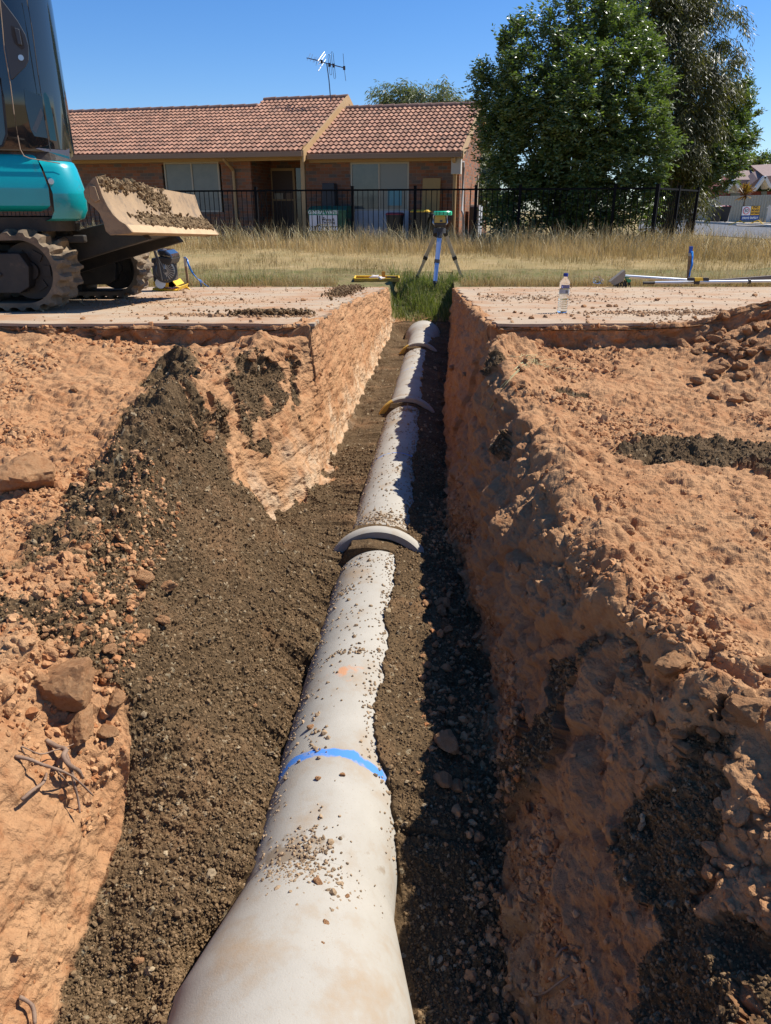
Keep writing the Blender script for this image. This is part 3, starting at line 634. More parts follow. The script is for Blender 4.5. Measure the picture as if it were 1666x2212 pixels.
# dirt lying on the pipe crowns: crumbs, stuff
rg = np.random.default_rng(77); cl = []
def on_pipe(yc, sy, offc, so2, n, rc, rs):
    y = rg.normal(yc, sy, n); o = np.clip(rg.normal(offc, so2, n), -.16, .16); rr_ = np.interp(y, [.95, 1.22], [.235, .18])
    n = int(n * .62); y, o, rr_ = y[:n], o[:n], rr_[:n]; cl.append(np.stack([axx(y) + o, y, -.90 + np.sqrt(rr_ ** 2 - o ** 2) + .001, np.clip(rg.lognormal(math.log(rc), rs, n), .0012, .012)], 1))
on_pipe(1.14, .06, -.02, .10, 260, .0022, .5); on_pipe(1.0, .06, 0, .10, 120, .0022, .5); on_pipe(1.21, .045, -.03, .05, 420, .0030, .35); on_pipe(1.15, .03, -.08, .03, 700, .0026, .3); on_pipe(1.12, .05, .06, .012, 90, .004, .4); on_pipe(1.27, .04, -.01, .03, 160, .003, .4)
on_pipe(1.62, .05, -.06, .04, 60, .004, .4); on_pipe(1.9, .12, -.05, .07, 90, .0032, .4); on_pipe(2.3, .15, -.05, .07, 160, .0032, .4); on_pipe(2.7, .12, 0, .08, 260, .003, .4)
on_pipe(2.05, .012, -.02, .05, 120, .0035, .4); on_pipe(2.5, .02, -.10, .03, 120, .0035, .4)
on_pipe(3.6, .25, 0, .08, 240, .0035, .4); on_pipe(1.16, .02, -.06, .05, 260, .0024, .5); on_pipe(4.6, .5, 0, .07, 260, .004, .4); on_pipe(5.2, .05, .03, .07, 200, .005, .4); on_pipe(3.16, .05, 0, .09, 700, .004, .4); on_pipe(7.6, .3, 0, .08, 120, .006, .3)
y = rg.uniform(1.3, 5.2, 1500); side = rg.random(1500) < .5; oo = np.where(side, np.interp(y, YS, offl) + abs(rg.normal(0, .022, 1500)), np.interp(y, YS, offr) - abs(rg.normal(0, .015, 1500)))
cl.append(np.stack([axx(y) + oo, y, -.90 + np.sqrt(np.maximum(.18 ** 2 - oo ** 2, 0)) + .001, np.clip(rg.lognormal(math.log(.0032), .4, 1500), .0015, .009)], 1))
cl = np.concatenate(cl); props(link('pipe_crumbs', crumbs('pipe_crumbs', cl[:, :3], cl[:, 3], 9), None, mat('pipe_dirt_crumb', (.20, .14, .085), (.36, .25, .15), rough=.95, spec=.1, attr='tint')), 'crumbs of dirt sprinkled over the pipe crowns', None, None, 'stuff')
# thin skirt of crumbs over the collars
y = []; 
for (px, py, wp, lb) in [(687, 1908, 26, 'brown lump of dirt on the crown of the nearest pipe'), (750, 1938, 15, 'small tan lump of dirt right of the brown one on the nearest pipe'), (703, 1998, 22, 'long tan lump of dirt standing on the nearest pipe'), (697, 2046, 22, 'grey stone on the nearest pipe below the tan lumps'),
                         (741, 1675, 12, 'tiny dirt lump on the pipe below the blue ring'), (688, 1683, 13, 'dirt crumb left of the tiny lump below the blue ring'), (672, 1572, 16, 'dirt lump on the pipe above the blue ring')]:
    d = Vector(ray(px, py)); kk = None
    for s_ in np.linspace(.7, 3, 6000):
        q = Vector((0, 0, CAMZ)) + d * s_
        if math.hypot(q.x - axx(q.y), q.z + .9) < np.interp(q.y, [.95, 1.22], [.235, .18]): kk = q; break
    if kk: clod(px, py, wp, lb, None, cat='dirt lump', name='dirt_lump', sink=.2, P_=kk)
# ================================================================ excavator
M_teal = mat('teal_paint', (.003, .36, .40), (.004, .30, .34), scale=1.5, rough=.28, spec=.5, coat=.5, c3=(.05, .22, .22), s3=9, t3=(.60, .80))
M_blk = mat('black_steel', (.018, .017, .016), (.045, .036, .028), scale=7, rough=.6, c3=(.20, .13, .08), s3=4, t3=(.6, .85), bump=.2, bscale=30)
M_rub = mat('track_rubber', (.10, .08, .06), (.24, .175, .11), scale=6, rough=.9, spec=.2, c3=(.28, .20, .13), s3=9, t3=(.5, .75), bump=.4, bscale=60)
M_mudst = mat('muddy_steel', (.36, .245, .14), (.27, .185, .11), scale=5, rough=.85, spec=.25, c3=(.20, .145, .095), s3=9, t3=(.50, .66), bump=.4, bscale=70)
M_edge = mat('worn_edge', (.50, .35, .20), (.40, .27, .15), scale=6, rough=.75, spec=.3, bump=.3, bscale=60)
M_glassd = mat('tinted_glass', (.012, .017, .020), rough=.05, spec=.8, coat=.3)
M_gls2 = mat('smoked_glass', (.025, .045, .055), rough=.04, spec=.8)
M_gry = mat('grey_plastic', (.05, .055, .06), rough=.45)
M_mud = mat('dried_mud', (.24, .165, .09), (.15, .10, .055), scale=30, rough=.95, spec=.1, bump=.6, bscale=90)
M_sil = mat('bare_metal', (.55, .56, .57), rough=.3, metal=.9)
M_trim = mat('dusty_trim', (.28, .2, .13), rough=.7)
M_red = mat('red_plastic', (.45, .02, .02), rough=.4)
ex = thing('excavator', 'teal and black mini excavator on rubber tracks with a muddy dozer blade raised', 'excavator', (-3.2, 6.2, slabz(6.2)), rot=(-math.atan(.055), 0, 0))
def gz(y): return slabz(y)
# ---- tracks
def track(y0, y1, name_ext=0):
    H, rr_, xe, xs = .53, .262, -2.13, -4.55
    tr = MB(); cx1, cx0 = xe - rr_ - .02, xs + rr_
    # belt path in x,z (local up), arclength sampled
    path = []; L1 = cx1 - cx0; per = 2 * L1 + 2 * math.pi * rr_; n = 300
    for i in range(n):
        s_ = per * i / n
        if s_ < L1: p = (cx0 + s_, H - .012 * math.sin(math.pi * s_ / L1)); nn = (0, 1)
        elif s_ < L1 + math.pi * rr_:
            t = (s_ - L1) / rr_; nn = (math.sin(t), math.cos(t)); p = (cx1 + rr_ * nn[0], H - rr_ + rr_ * nn[1] + 0)
        elif s_ < 2 * L1 + math.pi * rr_: p = (cx1 - (s_ - L1 - math.pi * rr_), H - 2 * rr_); nn = (0, -1)
        else:
            t = (s_ - 2 * L1 - math.pi * rr_) / rr_; nn = (-math.sin(t), -math.cos(t)); p = (cx0 + rr_ * nn[0], H - rr_ + rr_ * nn[1])
        path.append((p, nn, s_))
    w = y1 - y0; cols = 15; rings = []
    for (p, nn, s_) in path:
        ring = []
        for j in range(cols):
            v = j / (cols - 1); side = 0 if v < .5 else .5
            ph = ((s_ / .105) + side + .35 * abs(v - .5)) % 1
            h = .040 * float(smooth(.06, .16, np.array(ph)) * (1 - smooth(.50, .62, np.array(ph)))) * (1 if .04 < v < .96 else .5)
            if abs(v - .5) < .04: h *= .3
            h += -.034
            y = y0 + w * v
            ring.append((p[0] + nn[0] * h, y, p[1] + nn[1] * h + gz((y0 + y1) / 2)))
        for v in (1, 0):
            y = y0 + w * v; ring.append((p[0] - nn[0] * .062, y, p[1] - nn[1] * .062 + gz((y0 + y1) / 2)))
        rings.append(ring)
    rings.append(rings[0]); tr.loft(rings, cap=False)
    b = tr.build('rubber_track', M_rub, ex, smooth_=False)
    zc = gz((y0 + y1) / 2)
    f = MB(); f.prism([(xs + .25, y0 + .03, zc + .13), (xe - .34, y0 + .03, zc + .13), (xe - .27, y0 + .03, zc + .17), (xe - .25, y0 + .03, zc + .30), (xe - .30, y0 + .03, zc + .385), (xs + .25, y0 + .03, zc + .40)], (0, w - .06, 0))
    f.box((xe - .50, y0 + .025, zc + .29), (.10, .012, .11)).box((xe - .46, y0 + .02, zc + .25), (.05, .012, .02))
    f.build('track_frame', M_blk, b, bevel=.01)
    i_ = MB(); i_.cyl((cx1, y0 + .13, zc + H - rr_), (cx1, y1 - .13, zc + H - rr_), .185, n=32)
    for k in range(6):
        t = k * math.pi / 3; i_.box((cx1 + .11 * math.cos(t), y0 + .125, zc + H - rr_ + .11 * math.sin(t)), (.05, .012, .07), ry=-t)
    i_.cyl((cx1, y0 + .10, zc + H - rr_), (cx1, y0 + .14, zc + H - rr_), .06, n=20); i_.build('idler_wheel', M_blk, b, smooth_=True)
    for k in range(5):
        r_ = MB(); x = xe - .62 - k * .36; r_.cyl((x, y0 + .08, zc + .10), (x, y1 - .08, zc + .10), .075, n=20).cyl((x, y0 + .06, zc + .10), (x, y1 - .06, zc + .10), .035, n=12); r_.build('roller', M_blk, b, smooth_=True)
    return b
track(5.16, 5.56); track(6.84, 7.24)
# ---- undercarriage
u = MB(); u.box((-3.3, 6.2, gz(6.2) + .36), (1.3, 1.3, .16), rx=-.055).cyl((-3.2, 6.2, gz(6.2) + .43), (-3.2, 6.2, gz(6.2) + .56), .42, n=40)
u.box((-2.45, 5.95, gz(6) + .44), (.35, .45, .10), rx=-.055).box((-2.3, 5.62, gz(5.6) + .50), (.12, .10, .09)).bar((-2.9, 5.5, gz(5.5) + .47), (-2.12, 5.58, gz(5.5) + .47), .08, .05)
u.build('undercarriage', M_blk, ex, bevel=.008)
# ---- blade
Yb0, Yb1 = 5.2, 7.15
def Z1(zx, zy, Y=Yb0): return PY(zx * .3253, zy * .3253, Y)
dz = slabz(Yb1) - slabz(Yb0)
dv = Vector((.15, Yb1 - Yb0, -.07))
def shell(pts, thick, d=dv, p0=Vector((0, 0, 0))):
    n = len(pts); out = []
    for i, p in enumerate(pts):
        t = (pts[min(i + 1, n - 1)] - pts[max(i - 1, 0)]).normalized(); nn = Vector((-t.z, 0, t.x)).normalized(); out.append(p + nn * thick)
    return [p + p0 for p in pts] + [p + p0 for p in reversed(out)]
front = [Z1(640, 1175), Z1(662, 1235), Z1(685, 1300), Z1(716, 1365), Z1(756, 1425), Z1(800, 1468), Z1(835, 1490)]
cb = bezier = []
for i in range(len(front) - 1):
    for j in range(4): cb.append(front[i].lerp(front[i + 1], j / 4))
cb.append(front[-1]); tmp = [v.copy() for v in cb]
for _ in range(6):
    for i in range(1, len(cb) - 1): cb[i] = (cb[i - 1] + cb[i] * 2 + cb[i + 1]) / 4
bl = MB(); sec = shell(cb, -.03); bl.prism(sec, dv); blade = bl.build('blade', M_mudst, ex, smooth_=True)
e = MB(); e.prism([Z1(822, 1482), Z1(835, 1490), Z1(882, 1541), Z1(868, 1548), Z1(800, 1512)], dv); e.build('cutting_edge', M_edge, blade)
for y in (0, 1):
    g = MB(); q = dv * (0 if y == 0 else 1) + Vector((0, -.012 if y == 0 else .002, 0))
    outl = [Z1(640, 1172), Z1(612, 1195), Z1(572, 1245), Z1(558, 1275), Z1(566, 1312), Z1(590, 1345), Z1(632, 1380), Z1(660, 1410), Z1(688, 1470), Z1(706, 1535), Z1(738, 1563), Z1(868, 1552), Z1(884, 1541), Z1(838, 1488), Z1(800, 1466), Z1(756, 1423), Z1(716, 1363), Z1(685, 1298), Z1(664, 1235)]
    g.prism([p + q for p in outl], (0, .03, 0)); 
    if y == 0: g.prism([p + q + Vector((0, -.012, 0)) for p in (Z1(600, 1225), Z1(640, 1240), Z1(670, 1330), Z1(640, 1345), Z1(605, 1310))], (0, .012, 0))
    g.build('end_plate', M_mudst, blade, bevel=.004)
bk = MB(); bk.prism([Z1(600, 1235), Z1(640, 1225), Z1(690, 1330), Z1(650, 1360), Z1(600, 1310)], dv); bk.prism([Z1(700, 1480), Z1(760, 1470), Z1(830, 1535), Z1(740, 1560)], dv); bk.build('blade_beam', M_mudst, blade)
# mud caked on the blade
rg = np.random.default_rng(12); nn_ = 7500; uu = rg.random(nn_); vv_ = rg.random(nn_)
den = np.clip(np.exp(-((vv_ - .80) / .14) ** 2) * smooth(.10, .3, uu) * (.6 + .8 * smooth(.45, .75, uu)) + .9 * np.exp(-((vv_ - .04) / .10) ** 2) * (1 - smooth(.35, .5, uu)) + .7 * np.exp(-((vv_ - .25) / .16) ** 2) * np.exp(-((uu - .42) / .06) ** 2) + .5 * np.exp(-((vv_ - .3) / .2) ** 2) * np.exp(-((uu - .55) / .05) ** 2), 0, 1)
kp = rg.random(nn_) < den; uu, vv_ = uu[kp], vv_[kp]
cbn = np.array([v[:] for v in cb]); idx = vv_ * (len(cb) - 1); ii = np.minimum(idx.astype(int), len(cb) - 2); ff = (idx - ii)[:, None]
pp = cbn[ii] * (1 - ff) + cbn[ii + 1] * ff + uu[:, None] * np.array(dv[:]) + np.array([.004, 0, .002])
link('caked_mud', crumbs('caked_mud', pp, np.clip(rg.lognormal(math.log(.012), .45, len(pp)), .005, .036), 14, sub=2, flat=.6), blade, M_mud); bpy.data.objects['caked_mud']['kind'] = 'stuff'
for y in (5.72, 6.62):
    ar = MB(); z0 = slabz(y); ar.prism([(-1.86, y, z0 + .62), (-2.75, y, z0 + .42), (-2.95, y, z0 + .22), (-2.7, y, z0 + .20), (-1.72, y, z0 + .47)], (0, .12, .0)); ar.build('blade_arm', M_blk, ex, bevel=.008)
cp = MB(); cp.prism([(-1.9, 5.84, gz(6) + .57), (-2.7, 5.84, gz(6) + .36), (-2.7, 5.84, gz(6) + .32), (-1.80, 5.84, gz(6) + .52)], (0, .78, -.04)); cp.cyl((-2.6, 6.2, gz(6) + .42), (-1.85, 6.2, gz(6) + .62), .05, n=16); cp.build('blade_frame', M_blk, ex)
# ---- upper body: plan polygon swung round
sd = Vector((-.925, -.38, 0)); fdv = Vector((-.395, .919, 0)).normalized(); C0 = Vector((-1.985, 5.37, 0))
def rplan(off, r=.16, L1=2.4, L2=1.9, c0=C0):
    """rounded plan: near side along sd, front end along fd"""
    s_, f_ = sd, fdv; c = c0 + (s_ + f_) * off; pts = []
    A_ = c + s_ * (r + .0); B_ = c + f_ * r; O = c + (s_ + f_) * r
    for k in range(9):
        t = k / 8 * math.pi / 2; pts.append(O - f_ * r * math.cos(t) - s_ * r * math.sin(t))
    pts.append(c + f_ * (L2 - 2 * off)); pts.append(c + f_ * (L2 - 2 * off) + s_ * L1); pts.append(c + s_ * L1)
    return pts
def at_z(pts, z): return [(p.x, p.y, z) for p in pts]
prof = [(.535, .07), (.55, .03), (.60, .005), (.70, .0), (.71, .0), (.86, .035), (.895, .05), (.915, .08)]
def cutx(side):     # split the plan at the panel seam
    pass
def body_piece(s0, s1, name, zs=(0, 0), L2=1.9):
    b = MB(); rings = []
    for z, off in prof:
        pts = rplan(off); c = C0 + (sd + fdv) * off
        if s0 == 0:   # front corner cover
            ring = [p for p in pts[:9]] + [pts[9], pts[9] + sd * (s1 - off), c + sd * s1]
        else: ring = [c + sd * s0, c + sd * s0 + fdv * (L2 - 2 * off), c + sd * s1 + fdv * (L2 - 2 * off), c + sd * s1]
        rings.append(at_z(ring, z + zs[0] + (zs[1] if z < .6 else 0)))
    b.loft(rings); return b.build(name, M_teal, ex, smooth_=True)
fc = body_piece(0, .215, 'corner_cover', (0, 0)); sc_cover = body_piece(.235, 2.4, 'side_cover', (.03, .03))
npn = Vector((-sd.y, sd.x, 0)) * -1
if npn.y > 0: npn = -npn
def onside(zx, zy, off=0): return PPL(zx * .3253, zy * .3253, C0 + npn * off, npn)
lk = MB(); p = onside(340, 1205, .0); lk.cyl(p - npn * .02, p + npn * .012, .018, n=20); lk.cyl(p, p + npn * .02, .008, n=10); lk.build('cover_latch', M_sil, sc_cover, smooth_=True)
dk = MB(); dk.loft([at_z(rplan(.06), .905), at_z(rplan(.07), .965)]); dk.loft([at_z(rplan(.10), .47), at_z(rplan(.09), .56)]); dk.box((-2.3, 5.65, .49), (.22, .2, .05), rz=.4); dk.build('deck', M_blk, ex)
sm = MB()
for k in range(7): sm.box(C0 + sd * (.22 + .3 * k) + fdv * .3 + Vector((0, 0, .50)), (.05, .05, .09))
sm.build('hose_clip', M_blk, ex)
# ---- cab
CC = C0 + (sd + fdv) * .03
def cabplan(off, r=.30, c0=CC): return rplan(off, r, 1.9, 1.25, c0)
cb_ = MB(); rings = []
for z, off in [(.955, .01), (.975, 0), (1.3, .0), (1.8, .006), (2.2, .02), (2.5, .06), (2.56, .12)]: rings.append(at_z(cabplan(off), z))
cb_.loft(rings); cab = cb_.build('cab', M_glassd, ex, smooth_=True)
def onCab(zx, zy, off=0.0): return PPL(zx * .3253, zy * .3253, CC + npn * off, npn)
def cabpoly(pts, name, m, off=.004, th=.006, parent=cab, bevel=0):
    q = MB(); q.prism([onCab(x, y, off) for x, y in pts], -npn * th); return q.build(name, m, parent, bevel=bevel)
dp = cabpoly([(-30, -60), (60, 60), (120, 140), (170, 230), (190, 300), (192, 400), (172, 440), (82, 528), (72, 520), (40, 330), (0, 90), (-60, -60)], 'handle_panel', M_gry, .012, .012, bevel=.003)
cabpoly([(72, 168), (90, 175), (135, 200), (152, 255), (165, 318), (145, 330), (112, 300), (95, 285), (78, 230)], 'handle_recess', M_blk, .014, .004, dp)
cabpoly([(95, 182), (128, 192), (148, 300), (120, 292)], 'door_handle', M_gry, .028, .014, dp, bevel=.003)
lk = MB(); p = onCab(140, 384, .013); lk.cyl(p - npn * .004, p + npn * .008, .016, n=20); lk.build('door_lock', M_sil, dp, smooth_=True)
def strip(pts, name, m, w, off=.006):
    q = MB(); P_ = [onCab(x, y, off) for x, y in pts]; q.tube(P_, w, n=6); return q.build(name, m, cab, smooth_=True)
strip([(180, 0), (215, 200), (255, 500), (300, 800), (335, 1000)], 'glass_seam', M_blk, .0035, .001)
strip([(0, 0), (30, 330), (70, 560), (95, 760), (118, 900), (135, 990), (160, 1035), (200, 1052), (300, 1068), (400, 1085)], 'door_edge_trim', M_trim, .0035, .012)
cabpoly([(238, 985), (260, 982), (330, 990), (440, 996), (462, 985), (462, 1035), (400, 1020), (300, 1005)], 'swoosh_decal', mat('silver_decal', (.30, .32, .33), rough=.4), .0025, .002)
cabpoly([(320, 1007), (400, 1022), (462, 1040), (462, 1056), (400, 1038)], 'teal_decal', M_teal, .0025, .002)
cabpoly([(288, 625), (300, 610), (325, 650), (350, 760), (378, 938), (335, 930), (305, 760)], 'painted_teal_reflection', mat('teal_reflection', (.01, .09, .10), rough=.06, spec=.8), .002, .0015)  # teal reflection in the cab glass, painted as a coloured patch
cabpoly([(160, 590), (280, 640), (320, 918), (230, 905), (205, 860), (170, 700)], 'quarter_glass', M_gls2, .002, .0015)
cabpoly([(215, 860), (272, 715), (290, 760), (240, 885)], 'seat_back', mat('seat_grey', (.10, .13, .14), rough=.6), .0035, .001)
cabpoly([(-60, 480), (-10, 500), (20, 640), (40, 880), (20, 960), (-60, 985)], 'side_window', M_gls2, .004, .003)
strip([(-40, 480), (0, 520), (20, 640), (45, 890), (20, 965), (-40, 1000)], 'window_seal', M_blk, .008)
# ================================================================ far ground: verge sheet, road, horizon
M_ver = mat('dry_verge', (.30, .215, .10), (.20, .16, .07), scale=1.2, rough=.95, spec=.1, c3=(.34, .25, .13), s3=3, t3=(.5, .7), bump=.5, bscale=60)
def sheet(name, xs, ys_, zf, m, label):
    X_, Y_ = np.meshgrid(xs, ys_); Z_ = zf(X_, Y_); g = np.arange(X_.size).reshape(X_.shape)
    F_ = np.stack([g[:-1, :-1], g[:-1, 1:], g[1:, 1:], g[1:, :-1]], 2).reshape(-1, 4)
    o = link(name, npmesh(name, np.stack([X_, Y_, Z_], 2).reshape(-1, 3), F_, True), None, m); return props(o, label, None, None, 'structure')
sheet('verge', np.linspace(-60, 90, 151), np.concatenate([np.linspace(11.9, 30, 60), np.linspace(31, 110, 60)]), lambda x, y: verge(y) - .02 - .02 * (y < 12.3) + .015 * np.sin(x * 2.1) * np.sin(y * 1.7), M_ver, 'dry grassy verge beyond the driveway')
sheet('far_ground', np.linspace(-900, 900, 40), np.concatenate([[-300, -60, -9], np.linspace(-8, 11, 5) , [100, 110, 200, 900]]), lambda x, y: -.35 - 1.3 * ((y < 11.5)), M_ver, 'ground to the horizon')
sheet('verge', np.array([-60, -20, -9.3]), np.linspace(-8, 12.2, 10), lambda x, y: slabz(np.maximum(y, 4.2)) - .14 - .002, M_ver, 'ground left of the excavation')
# road
M_road = mat('asphalt', (.085, .088, .095), (.12, .12, .125), scale=3, rough=.9, spec=.3, bump=.3, bscale=80)
M_kerb = mat('kerb_concrete', (.50, .46, .40), (.42, .38, .33), scale=2, rough=.9)
def strip_obj(name, pts_near, pts_far, z, m, label, th=0):
    b = MB()
    n = len(pts_near); v1 = [Vector((x, y, z)) for x, y in pts_near]; v2 = [Vector((x, y, z)) for x, y in pts_far]
    for i in range(n - 1):
        q = [v1[i], v1[i + 1], v2[i + 1], v2[i]]
        if th: b.prism(q, (0, 0, -th))
        else: b.bm.faces.new([b.bm.verts.new(p) for p in q])
    return props(b.build(name, m), label, None, None, 'structure')
def G(px, py, z=-.17): 
    p = PZ(px, py, z); return (p.x, p.y)
RN = [G(1380, 502), G(1505, 509), G(1666, 518.5), (22, 17), (60, 9)]; RF = [G(1380, 479.5), G(1507, 482.5), G(1666, 492.5), (30, 34), (75, 25)]
strip_obj('road', RN, RF, -.145, M_road, 'grey asphalt side street')
off_ = lambda L, k: [(x * k, y * k) for x, y in L]
strip_obj('kerb', RF, off_(RF, 1.012), -.03, M_kerb, 'pale concrete kerb across the street', .12)
strip_obj('footpath', off_(RF, 1.16), off_(RF, 1.20), -.11, M_kerb, 'pale concrete footpath beyond the street')
strip_obj('drive_crossing', [G(1590, 489.5), G(1666, 492.2), (31, 35)], [G(1592, 485.5), G(1666, 487.5), (34, 40)], -.10, M_kerb, 'pale concrete crossing beside the road sign')
# ================================================================ brick house
HD = Vector((1, -.24, 0)).normalized(); HN = Vector((-HD.y, HD.x, 0))     # along the facade, away from us
A0 = Vector((-3.70, 23.4, 0))
def hp(px, py, d=0.0):            # ray onto the facade plane pushed back by d -> (along, z)
    p = PPL(px, py, A0 + HN * d, HN); return ((p - A0).dot(HD), p.z)
def hw(s, d, z): return A0 + HD * s + HN * d + Vector((0, 0, z))
HM = Matrix((HD, HN, Vector((0, 0, 1)))).transposed().to_4x4(); HM.translation = A0
house = thing('brick_house', 'low brick house with orange tiled gable roof behind the black fence', 'house', A0, math.atan2(HD.y, HD.x))
def brick_mat(name, c1, c2, mortar, bw=.24, bh=.086, axis='X'):
    m = bpy.data.materials.new(name); m.use_nodes = True; nt = m.node_tree; L = nt.links; b = nt.nodes['Principled BSDF']; b.inputs['Roughness'].default_value = .9; b.inputs['Specular IOR Level'].default_value = .2
    tc = node(nt, 'ShaderNodeTexCoord'); sp = node(nt, 'ShaderNodeSeparateXYZ'); L.new(tc.outputs['Object'], sp.inputs[0])
    cb2 = node(nt, 'ShaderNodeCombineXYZ'); 
    if axis == 'X': L.new(sp.outputs[0], cb2.inputs[0])
    else: L.new(sp.outputs[1], cb2.inputs[0])
    L.new(sp.outputs[2], cb2.inputs[1])
    br = node(nt, 'ShaderNodeTexBrick'); br.inputs['Scale'].default_value = 1; br.inputs['Brick Width'].default_value = bw; br.inputs['Row Height'].default_value = bh; br.inputs['Mortar Size'].default_value = .006
    br.inputs['Color1'].default_value = (0, 0, 0, 1); br.inputs['Color2'].default_value = (1, 1, 1, 1); br.inputs['Mortar'].default_value = (.5, .5, .5, 1); br.inputs['Bias'].default_value = 0
    L.new(cb2.outputs[0], br.inputs['Vector'])
    ra = node(nt, 'ShaderNodeValToRGB'); ra.color_ramp.elements[0].color = (*c1, 1); ra.color_ramp.elements[1].color = (*c2, 1)
    e_ = ra.color_ramp.elements.new(.45); e_.color = (c1[0] * 1.5, c1[1] * 1.4, c1[2] * 1.35, 1); e_ = ra.color_ramp.elements.new(.75); e_.color = (.12, .10, .085, 1)
    L.new(br.outputs['Color'], ra.inputs[0])
    mx = node(nt, 'ShaderNodeMix', data_type='RGBA'); L.new(br.outputs['Fac'], mx.inputs[0]); L.new(ra.outputs[0], mx.inputs[6]); mx.inputs[7].default_value = (*mortar, 1); L.new(mx.outputs[2], b.inputs['Base Color'])
    bp = node(nt, 'ShaderNodeBump'); bp.invert = True; bp.inputs['Distance'].default_value = .006; L.new(br.outputs['Fac'], bp.inputs['Height']); L.new(bp.outputs[0], b.inputs['Normal'])
    return m
M_brick = brick_mat('house_brick', (.20, .085, .045), (.30, .13, .07), (.24, .18, .13)); M_brickY = brick_mat('house_brick_side', (.20, .085, .045), (.30, .13, .07), (.24, .18, .13), axis='Y')
M_fascia = mat('tan_fascia', (.42, .27, .12), (.38, .24, .11), scale=2, rough=.6)
M_gut = mat('brown_gutter', (.25, .15, .085), rough=.5)
M_cream = mat('cream_frame', (.42, .36, .26), rough=.6)
M_sof = mat('soffit', (.48, .44, .38), rough=.8)
M_blind = mat('window_blind', (.17, .17, .14), (.13, .135, .115), scale=3, rough=.5, spec=.5, coat=.4)
M_win = mat('window_glass', (.07, .08, .075), (.12, .12, .10), scale=2, rough=.08, spec=.6)
M_door = mat('brown_door', (.075, .045, .03), rough=.6)
M_wht = mat('white_panel', (.42, .43, .46), (.34, .36, .38), scale=3, rough=.6)
def hbox(s0, s1, d0, d1, z0, z1, name, m, parent=house, bevel=0):
    b = MB(); b.prism([hw(s0, d0, z0), hw(s1, d0, z0), hw(s1, d1, z0), hw(s0, d1, z0)], (0, 0, z1 - z0)); return b.build(name, m, parent, bevel=bevel)
GZ = -.16
sL = hp(-330, 400)[0]; sw0, sw1 = hp(353, 400)[0], hp(480, 400)[0]; sp1 = hp(544, 400)[0]; sB0 = hp(662, 400)[0]; w20, w21 = hp(757, 400)[0], hp(883, 400)[0]; sR = hp(992, 400)[0]
zE = 2.06; zt = hp(700, 350)[1]
wl = MB()
def wbox(s0, s1, z0, z1, d0=0, d1=.11): wl.prism([hw(s0, d0, z0), hw(s1, d0, z0), hw(s1, d1, z0), hw(s0, d1, z0)], (0, 0, z1 - z0))
wbox(sL, sw0, GZ, 2.2); wbox(sw0, sw1, GZ, hp(420, 458)[1]); wbox(sw0, sw1, zt, 2.2); wbox(sw1, sp1, GZ, 2.2)
wbox(sB0, w20, GZ, 2.2); wbox(w21, sR, GZ, 2.2); wbox(w20, w21, zt, 2.2); wbox(sp1, sB0, GZ, 2.2, 1.6, 1.7)
wl.build('wall', M_brick, house)
ws = MB(); ws.prism([hw(sp1 - .11, .11, GZ), hw(sp1, .11, GZ), hw(sp1, 1.6, GZ), hw(sp1 - .11, 1.6, GZ)], (0, 0, 2.3)); ws.build('side_wall', M_brickY, house); ws = MB(); ws.prism([hw(sB0, .11, GZ), hw(sB0 + .11, .11, GZ), hw(sB0 + .11, 1.6, GZ), hw(sB0, 1.6, GZ)], (0, 0, 2.3)); ws.build('side_wall', M_brickY, house); ws = MB()
ws.prism([hw(sR - .11, .11, GZ), hw(sR, .11, GZ), hw(sR, 7.2, GZ), hw(sR, 7.2, 2.2), hw(sR, 3.7, 3.45), hw(sR, .11, 2.2), hw(sR - .11, .11, 2.2)][1:6], HD * -.1)
ws.build('side_wall', M_brickY, house)
hbox(sL, sR, 7.2, 7.3, GZ, 2.2, 'back_wall', M_brick)
hbox(sp1, sB0, 0, 1.6, 2.14, 2.17, 'porch_ceiling', M_sof)
# tiled roof surface
def tile_mat():
    m = mat('roof_tile', (.37, .20, .13), (.29, .15, .10), scale=1.1, rough=.85, spec=.2, c3=(.13, .09, .07), s3=3.0, t3=(.5, .72), bump=.2, bscale=60)
    nt = m.node_tree; L = nt.links; b = nt.nodes['Principled BSDF']; src = b.inputs['Base Color'].links[0].from_socket
    a_ = node(nt, 'ShaderNodeAttribute', attribute_name='tint'); mr = node(nt, 'ShaderNodeMapRange'); mr.inputs[3].default_value = .72; mr.inputs[4].default_value = 1.12; L.new(a_.outputs['Fac'], mr.inputs[0])
    mx = node(nt, 'ShaderNodeMix', data_type='RGBA', blend_type='MULTIPLY'); mx.inputs[0].default_value = 1; L.new(src, mx.inputs[6]); L.new(mr.outputs[0], mx.inputs[7]); L.new(mx.outputs[2], b.inputs['Base Color']); return m
M_tile = tile_mat()
